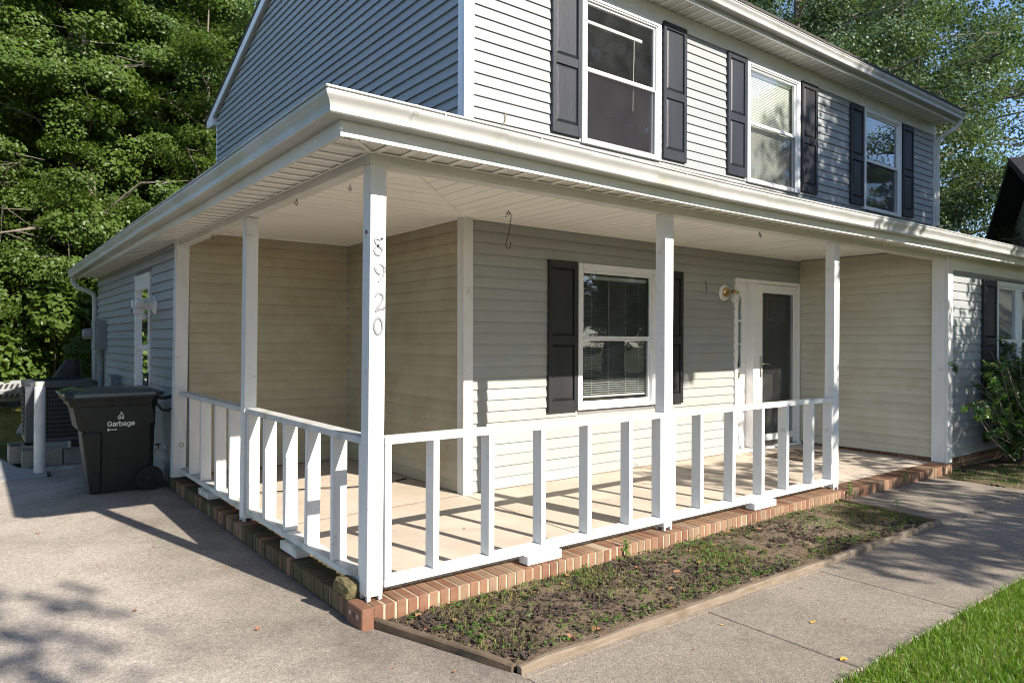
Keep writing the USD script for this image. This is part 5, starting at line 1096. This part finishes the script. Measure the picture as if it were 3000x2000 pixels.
def shrub(name, label, x, y, h, r, n, size, m, seed, z=-.11):
    s = thing(name, label, "shrub", (x, y, z)); rg = np.random.default_rng(seed); ms, P, N = [], [], []
    for k in range(16):
        a = rg.uniform(0, 6.28); rr = r * math.sqrt(rg.random()); tip = np.array([math.cos(a) * rr, math.sin(a) * rr, h * rg.uniform(.35, 1.0) * (1 - .3 * rr / r)])
        ms.append(tube([(rg.normal(0, .05), rg.normal(0, .05), 0), tip * [.4, .4, .5], tip], [.016, .01, .003], 5, cap=False)); n_ = n // 16
        d = rg.normal(size=(n_, 3)); d /= np.linalg.norm(d, axis=1, keepdims=True); P.append(tip + d * (rg.random(n_)[:, None] ** .4) * [r * .42, r * .42, h * .17]); N.append(d * .6 + [0, -.3, .7] + rg.normal(0, .4, (n_, 3)))
    part(s, "stems", cat_(ms), M["bark"], world_coords=False, smooth=50); P, N = np.vstack(P), np.vstack(N); P[:, 2] = np.maximum(P[:, 2], .03)
    part(s, "leaves", leaf_mesh(P, N, size * rg.uniform(.6, 1.3, len(P)), rg), M[m], world_coords=False)
shrub("shrub", "bright green shrub beside the side wing's downspout", .55, 11.5, 2.1, .75, 3000, .09, "leaf_sweet", 61)
shrub("shrub", "low leafy shrub at the wood's edge behind the compost tumbler", -1.6, 14.9, 1.5, 1.0, 3600, .11, "leaf_maple", 62)
shrub("shrub", "tall leafy shrub under the maple behind the sapling", -.2, 13.9, 3.4, 1.1, 5500, .13, "leaf_maple", 63)
shrub("shrub", "broad shrub at the wood's edge behind the side wing", 1.6, 13.4, 3.0, 1.2, 5000, .13, "leaf_sweet", 64)
for k_, (x_, y_) in enumerate([(-4.2, 5.4), (-4.4, 8.0), (-4.1, 10.6), (-4.6, 2.6)]):  # hedge added out of view to darken the left walls
    shrub("shrub", "tall unseen shrub added along the driveway to block sky and bounce light, " + ("second", "third", "farthest", "nearest")[k_] + " from the street", x_, y_, 4.6, 1.3, 5000, .15, "leaf_sweet", 80 + k_)
shrub("shrub", "leafy thicket at the left edge of the wood", -2.3, 16.2, 4.2, 1.4, 6000, .14, "leaf_maple", 65)

# glossy shrub in front of the right window: whorled leaves along upright stems
hb = thing("holly_bush", "glossy dark green bush in front of the right wing window", "bush", (8.5, -.42, -.09))
rg = np.random.default_rng(71); ms, P, N, T, PT, NT, TT = [], [], [], [], [], [], []
for k in range(110):
    a = rg.uniform(0, 6.28); rr = rg.uniform(.25, 1.0); el = rg.uniform(.12, 1.3)
    L = rg.uniform(.75, 1.30) * (1.0 if el > .7 else 1.38)
    base = np.array([rg.normal(0, .10), rg.normal(0, .08), rg.uniform(.05, .45)]); d = np.array([math.cos(a) * math.cos(el) * 1.0, math.sin(a) * math.cos(el) * .27, math.sin(el)])
    p1 = base + d * L * .5 + rg.normal(0, .04, 3); p2 = base + d * L + rg.normal(0, .05, 3) + [0, 0, .06]
    p2[2] = max(p2[2], .18); p2[1] = np.clip(p2[1], -.5, .34); p1[1] = np.clip(p1[1], -.5, .34); ms.append(tube([base, p1, p2], [.014, .009, .003], 5, cap=False))
    for q in range(5):
        t = rg.uniform(.25, 1); b0 = (base * (1 - t) + p2 * t) if t > .5 else (base * (1 - t) + p1 * t); dd = d + rg.normal(0, .6, 3); dd /= np.linalg.norm(dd); tw = b0 + dd * rg.uniform(.12, .3)
        tw[2] = max(tw[2], .12); tw[1] = min(tw[1], .37); ms.append(tube([b0, tw], [.004, .002], 4, cap=False))
        for i in range(34):
            s_ = rg.uniform(.1, 1.05); pt = b0 * (1 - s_) + tw * s_; o = rg.normal(0, 1, 3); o -= o @ dd * dd * .6; o /= np.linalg.norm(o) + 1e-9
            tip_leaf = s_ > .7 and rg.random() < .6 and t > .55 and tw[2] > .5
            (PT if tip_leaf else P).append(pt + o * .022); (NT if tip_leaf else N).append(np.cross(o, rg.normal(0, 1, 3)) * .5 + dd * .5 + [0, 0, .55]); (TT if tip_leaf else T).append(o + dd * .7)
part(hb, "stems", cat_(ms), M["bark"], world_coords=False, smooth=50)
P, N, T = map(np.array, (P, N, T)); part(hb, "leaves", leaf_mesh(P, N, rg.uniform(.036, .068, len(P)), rg, .27, .07, T * 3), M["leaf_holly"], world_coords=False)
P, N, T = map(np.array, (PT, NT, TT)); part(hb, "leaves", leaf_mesh(P, N, rg.uniform(.034, .058, len(P)), rg, .24, .07, T * 3), M["leaf_holly_tip"], world_coords=False, label="bright young leaves at the shoot tips")

# lawn in front of the walk
rg = np.random.default_rng(81)
def blades(n, sampler, hmin, hmax, w, seed, z=-.11, lean_=.5):
    rg = np.random.default_rng(seed); xy = sampler(rg, n); n = len(xy); h = rg.uniform(hmin, hmax, n); a = rg.uniform(0, 6.28, n); b = rg.uniform(.1, 1.0, n) * lean_ * h
    ww = w * rg.uniform(.6, 1.3, n); dirx, diry = np.cos(a), np.sin(a); px, py = -diry, dirx
    phi = a + rg.normal(0, .6, n); bx, by = np.cos(phi) * b, np.sin(phi) * b; zz = np.full(n, z)
    B0 = np.stack([xy[:, 0] - px * ww / 2, xy[:, 1] - py * ww / 2, zz], 1); B1 = np.stack([xy[:, 0] + px * ww / 2, xy[:, 1] + py * ww / 2, zz], 1)
    M0 = np.stack([xy[:, 0] - px * ww * .42 + bx * .35, xy[:, 1] - py * ww * .42 + by * .35, zz + h * .6], 1); M1 = np.stack([xy[:, 0] + px * ww * .42 + bx * .35, xy[:, 1] + py * ww * .42 + by * .35, zz + h * .6], 1)
    Tp = np.stack([xy[:, 0] + bx, xy[:, 1] + by, zz + h * .95], 1)
    v = np.stack([B0, B1, M1, M0, Tp], 1).reshape(-1, 3); i = np.arange(n)[:, None] * 5
    return v, np.vstack([i + [0, 1, 2], i + [0, 2, 3], i + [3, 2, 4]])
def lawn_s(rg, n):
    x = rg.uniform(1.0, 7.5, n); y = -1.832 - rg.random(n) * 2.0 + (rg.random(n) < .12) * rg.uniform(0, .035, n)
    edge = .03 * np.sin(x * 7) + .02 * np.sin(x * 19 + 1)
    k = (y < -1.80 + edge); return np.stack([x, y], 1)[k]
solo("lawn", box(.30, 40, -9, -1.835, -.2, -.112), M["backlawn"], "front lawn soil under the grass", "lawn", kind="structure")
solo("grass", blades(85000, lawn_s, .025, .062, .0042, 82, -.113, .95), M["grass"], "bright mown grass of the front lawn along the walk", "grass", kind="stuff")
solo("grass", blades(5200, lawn_s, .02, .055, .0038, 84, -.113, 1.1), M["dryweed"], "dry straw coloured blades among the front lawn grass", "grass", kind="stuff")
solo("grass", blades(9000, lambda r, n: np.stack([r.uniform(-1.6, -.3, n), r.uniform(9.2, 15, n)], 1), .04, .09, .008, 83, -.118, .8), M["dryweed"], "short dry grass on the back lawn", "grass", kind="stuff")

# mulch chips, weeds, clover in the bed
import shapely
bedpoly = sg.Polygon([(.06, -.09), (4.66, -.09), (4.55, -.90), (.31, -.86)])
def in_bed(rg, n):
    xy = np.stack([rg.uniform(.03, 4.68, n), rg.uniform(-.93, -.08, n)], 1); return xy[shapely.contains_xy(bedpoly, xy[:, 0], xy[:, 1])]
rg = np.random.default_rng(91); xy = in_bed(rg, 12000); dens = meshkit.fbm(np.stack([xy[:, 0] * 1.6, xy[:, 1] * 1.6, xy[:, 0] * 0], 1), 3, 4); keep = rg.random(len(xy)) < np.clip(1.35 - (xy[:, 0] > 1.9) * .75 - (dens - .5) * 2, .05, 1); xy = xy[keep]
n = len(xy); sz = rg.uniform(.004, .012, n) * rg.choice([1, 1, 1, 2.0], n); ang = rg.uniform(0, 6.28, n)
cube = np.array([(-1, -.5, -.25), (1, -.4, -.2), (.9, .5, -.25), (-.8, .45, -.2), (-.8, -.35, .3), (.7, -.3, .25), (.75, .35, .3), (-.9, .4, .2)])
cf = np.array([[0, 2, 1], [0, 3, 2], [4, 5, 6], [4, 6, 7], [0, 1, 5], [0, 5, 4], [1, 2, 6], [1, 6, 5], [2, 3, 7], [2, 7, 6], [3, 0, 4], [3, 4, 7]])
c = cube[None] * [1, 1, .7] * (1 + rg.normal(0, .25, (n, 8, 3))) * sz[:, None, None]; tl = rg.normal(0, .35, n)
ca, sa = np.cos(ang)[:, None], np.sin(ang)[:, None]; X_, Y_, Z_ = c[..., 0], c[..., 1], c[..., 2] + c[..., 0] * tl[:, None]
V_ = np.stack([X_ * ca - Y_ * sa + xy[:, :1], X_ * sa + Y_ * ca + xy[:, 1:], Z_ - .079 + rg.normal(0, .004, n)[:, None]], -1).reshape(-1, 3)
solo("mulch", (V_, (cf[None] + np.arange(n)[:, None, None] * 8).reshape(-1, 3)), M["mulch"], "dark wood mulch chips scattered over the planting bed", "mulch", kind="stuff")
# small leafy weeds: little rosettes in patches
rg = np.random.default_rng(92); xy = in_bed(rg, 4200); dn = meshkit.fbm(np.stack([xy[:, 0] * 2.4, xy[:, 1] * 2.4, xy[:, 0] * 0 + 3], 1), 3, 8)
edge = np.minimum(np.abs(xy[:, 1] + .08), np.abs(xy[:, 1] + .88)) < .10
keep = rg.random(len(xy)) < np.where(dn > .52, .5, .08) + edge * .22; xy = xy[keep]; P, N = [], []
for (x_, y_) in xy:
    k = rg.integers(3, 7); a = rg.uniform(0, 6.28, k); rr = rg.uniform(.006, .016, k); P.append(np.stack([x_ + np.cos(a) * rr, y_ + np.sin(a) * rr, -.072 + rg.uniform(.002, .022, k)], 1)); N.append(np.stack([np.cos(a) * .3, np.sin(a) * .3, np.ones(k)], 1) + rg.normal(0, .25, (k, 3)))
P, N = np.vstack(P), np.vstack(N); solo("weeds", leaf_mesh(P, N, rg.uniform(.009, .019, len(P)), rg, .45, .06), M["leaf_weed"], "small green clover and weeds sprouting in the planting bed", "weeds", kind="stuff")
def bed_patch(rg, n):
    xy = in_bed(rg, n); d = meshkit.fbm(np.stack([xy[:, 0] * 2.1, xy[:, 1] * 2.1, xy[:, 0] * 0 + 7], 1), 3, 15); return xy[rg.random(len(xy)) < np.clip((d - .42) * 4, .04, 1)]
solo("weeds", blades(14000, bed_patch, .012, .038, .0032, 93, -.082, .9), M["dryweed"], "dry yellow stubble and stems in the planting bed", "weeds", kind="stuff")
solo("weeds", blades(2400, bed_patch, .012, .038, .0036, 94, -.082, .9), M["leaf_weed"], "green grass tufts in the planting bed", "weeds", kind="stuff")
def sb_s(rg, n): xy = np.stack([rg.uniform(6.75, 10.5, n), rg.uniform(-.98, -.05, n)], 1); d = meshkit.fbm(np.stack([xy[:, 0] * 2, xy[:, 1] * 2, xy[:, 0] * 0], 1), 3, 5); return xy[rg.random(len(xy)) < np.clip((d - .45) * 5, .03, 1)]
solo("weeds", blades(3200, sb_s, .02, .06, .006, 95, -.10, .9), M["leaf_weed"], "low weeds under the glossy bush", "weeds", kind="stuff")
# sprigs growing along the brick edge
def sprig(label, x, y, h, n, seed, z=-.08):
    s = thing("weed_sprig", label, "weed", (x, y, z)); rg = np.random.default_rng(seed); top = np.array([rg.normal(0, .02), rg.normal(0, .01) - .01, h])
    part(s, "stem", tube([(0, 0, 0), top * [.3, .3, .5], top], [.0025, .002, .001], 5), M["leaf_weed"], world_coords=False)
    t = rg.uniform(.25, 1.05, n); a = rg.uniform(0, 6.28, n); P = top * t[:, None] + np.stack([np.cos(a), np.sin(a) * .6, a * 0], 1) * rg.uniform(.012, .035, n)[:, None]
    part(s, "leaves", leaf_mesh(P, np.stack([np.cos(a) * .3, np.sin(a) * .3 - .2, np.ones(n)], 1), rg.uniform(.025, .045, n), rg, .3, .06), M["leaf_weed"], world_coords=False)
sprig("green sprig growing against the front bricks right of the support block", 1.86, -.082, .13, 16, 1)
sprig("tall green sprig at the foot of the open end's front post", 4.84, -.09, .19, 24, 2, -.1)
sprig("green sprig on the brick step in front of the open part of the porch", 5.93, -.085, .17, 20, 3, -.1)
sprig("tiny sprig on the timber at the bed's far end", 4.62, -.62, .11, 9, 4, -.07)
# dead leaves
def flat_leaf(label, x, y, z, s, seed, m, group=None):
    rg = np.random.default_rng(seed); a = np.linspace(0, 2 * np.pi, 13)[:-1]; rr = s * (.6 + .4 * np.abs(np.cos(a * 1.5))) * rg.uniform(.75, 1.15, 12)
    v = np.stack([np.cos(a) * rr, np.sin(a) * rr * .6, rg.uniform(.0, .45, 12) * s], 1); v = np.vstack([v, [0, 0, .06 * s]]); f = [[12, i, (i + 1) % 12] for i in range(12)]
    q = rg.uniform(0, 6.28); Rm = np.array([[math.cos(q), -math.sin(q), 0], [math.sin(q), math.cos(q), 0], [0, 0, 1]]); solo("fallen_leaf", (v @ Rm.T + [x, y, z], f), M[m], label, "leaf", group=group)
flat_leaf("yellow fallen leaf in the middle of the walk", 1.86, -1.42, GZ + .003, .022, 1, "leafyellow")
flat_leaf("small yellow fallen leaf on the walk beside the bed timber", 1.45, -1.15, GZ + .003, .012, 2, "leafyellow")
flat_leaf("yellow fallen leaf at the edge of the lawn", 1.56, -1.74, GZ + .003, .026, 3, "leafyellow")
rg = np.random.default_rng(96)
for i, (x_, y_) in enumerate(in_bed(rg, 46)[:34]):
    flat_leaf("curled brown dead leaf lying in the planting bed", x_ * .75, y_, -.072, rg.uniform(.014, .034), 200 + i, "leafdry", "dead leaves in the planting bed")

rg = np.random.default_rng(97)
for i, (x_, y_) in enumerate([(-1.25, 3.05), (-.62, 2.15), (-.35, 1.35), (-.5, .25), (-.15, -.55), (-.95, .9), (-.4, 2.9), (-1.0, 1.9), (.05, -.75)]):
    flat_leaf("small dry leaf scrap lying on the driveway", x_, y_, GZ + .002, rg.uniform(.010, .024), 300 + i, "leafdry", "leaf scraps on the driveway")
for i, (x_, y_) in enumerate([(2.05, -1.5), (2.3, -1.1), (3.1, -1.3), (1.1, -1.25), (3.6, -1.6)]):
    flat_leaf("tiny dark leaf scrap on the walk", x_, y_, GZ + .002, rg.uniform(.007, .014), 330 + i, "leafdry", "leaf scraps on the walk")
for i, (x_, y_) in enumerate([(.35, 1.75), (.8, 2.3), (2.9, .5), (1.2, .9), (4.3, 1.1), (.55, 3.1)]):
    flat_leaf("dry leaf scrap on the porch floor", x_, y_, zfl(x_, y_) + .002, rg.uniform(.010, .020), 350 + i, "leafdry", "leaf scraps on the porch floor")

# ------------------------------------------------------------------ neighbouring house beyond the right roof: its gable wall turned away from the sun
nb = thing("neighbour_house", "neighbouring house with dark brown eave at the picture's right edge", "house", (25.6, 5.2, 0))
na = math.radians(26.8); nd = np.array([-math.cos(na), -math.sin(na)]); nm_ = np.array([math.sin(na), -math.cos(na)])   # along the gable, and into the house
E0 = np.array([25.6, 5.2]); GWD, SLN, ZEV = 8.0, .455, 4.62
def NP(u, w, z): q = E0 + nd * u + nm_ * w; return (q[0], q[1], z)
def nprism(poly, w0, w1):
    e_ = trimesh.creation.extrude_polygon(sg.Polygon(poly), w1 - w0); v = e_.vertices; e_.vertices = np.array([NP(a, w0 + c_, b) for a, b, c_ in v]); e_.fix_normals(); return e_
part(nb, "wall", nprism([(.0, -.1), (GWD, -.1), (GWD, ZEV), (GWD / 2, ZEV + GWD / 2 * SLN), (0, ZEV)], 0, 10), M["neigh_siding"])
z = 2.4; k = 0
while z < ZEV + GWD / 2 * SLN - .2:
    d_ = max(0, (z + .12 - ZEV) / SLN)
    if GWD - 2 * d_ > .3: part(nb, "siding_board", prof_sweep([(0, 0), (.022, 0), (.004, .13), (0, .13)], lambda o, zz, d_=d_: NP(d_, -o - .002, z + zz), lambda o, zz, d_=d_: NP(GWD - d_, -o - .002, z + zz)), M["neigh_siding"])
    z += .13
for sgn in (0, 1):
    U_ = (lambda u: u) if sgn == 0 else (lambda u: GWD - u)
    ze_ = ZEV - .55 * SLN + .05; zr_ = ZEV + GWD / 2 * SLN + .05; p = [NP(U_(-.55), -.62, ze_), NP(U_(GWD / 2), -.62, zr_), NP(U_(GWD / 2), 10.3, zr_), NP(U_(-.55), 10.3, ze_)]
    part(nb, "roof", slope_poly([(a, b, c_ + .12) for a, b, c_ in p], .04), M["neigh_dark"])
    part(nb, "soffit", slope_poly([(a, b, c_ + .075) for a, b, c_ in p], .07), M["neigh_dark"])
    q = [NP(U_(-.55), -.66, ze_ + .125), NP(U_(GWD / 2), -.66, zr_ + .125), NP(U_(GWD / 2), -.625, zr_ + .125), NP(U_(-.55), -.625, ze_ + .125)]
    part(nb, "rake_board", slope_poly(q, .20), M["neigh_dark"])
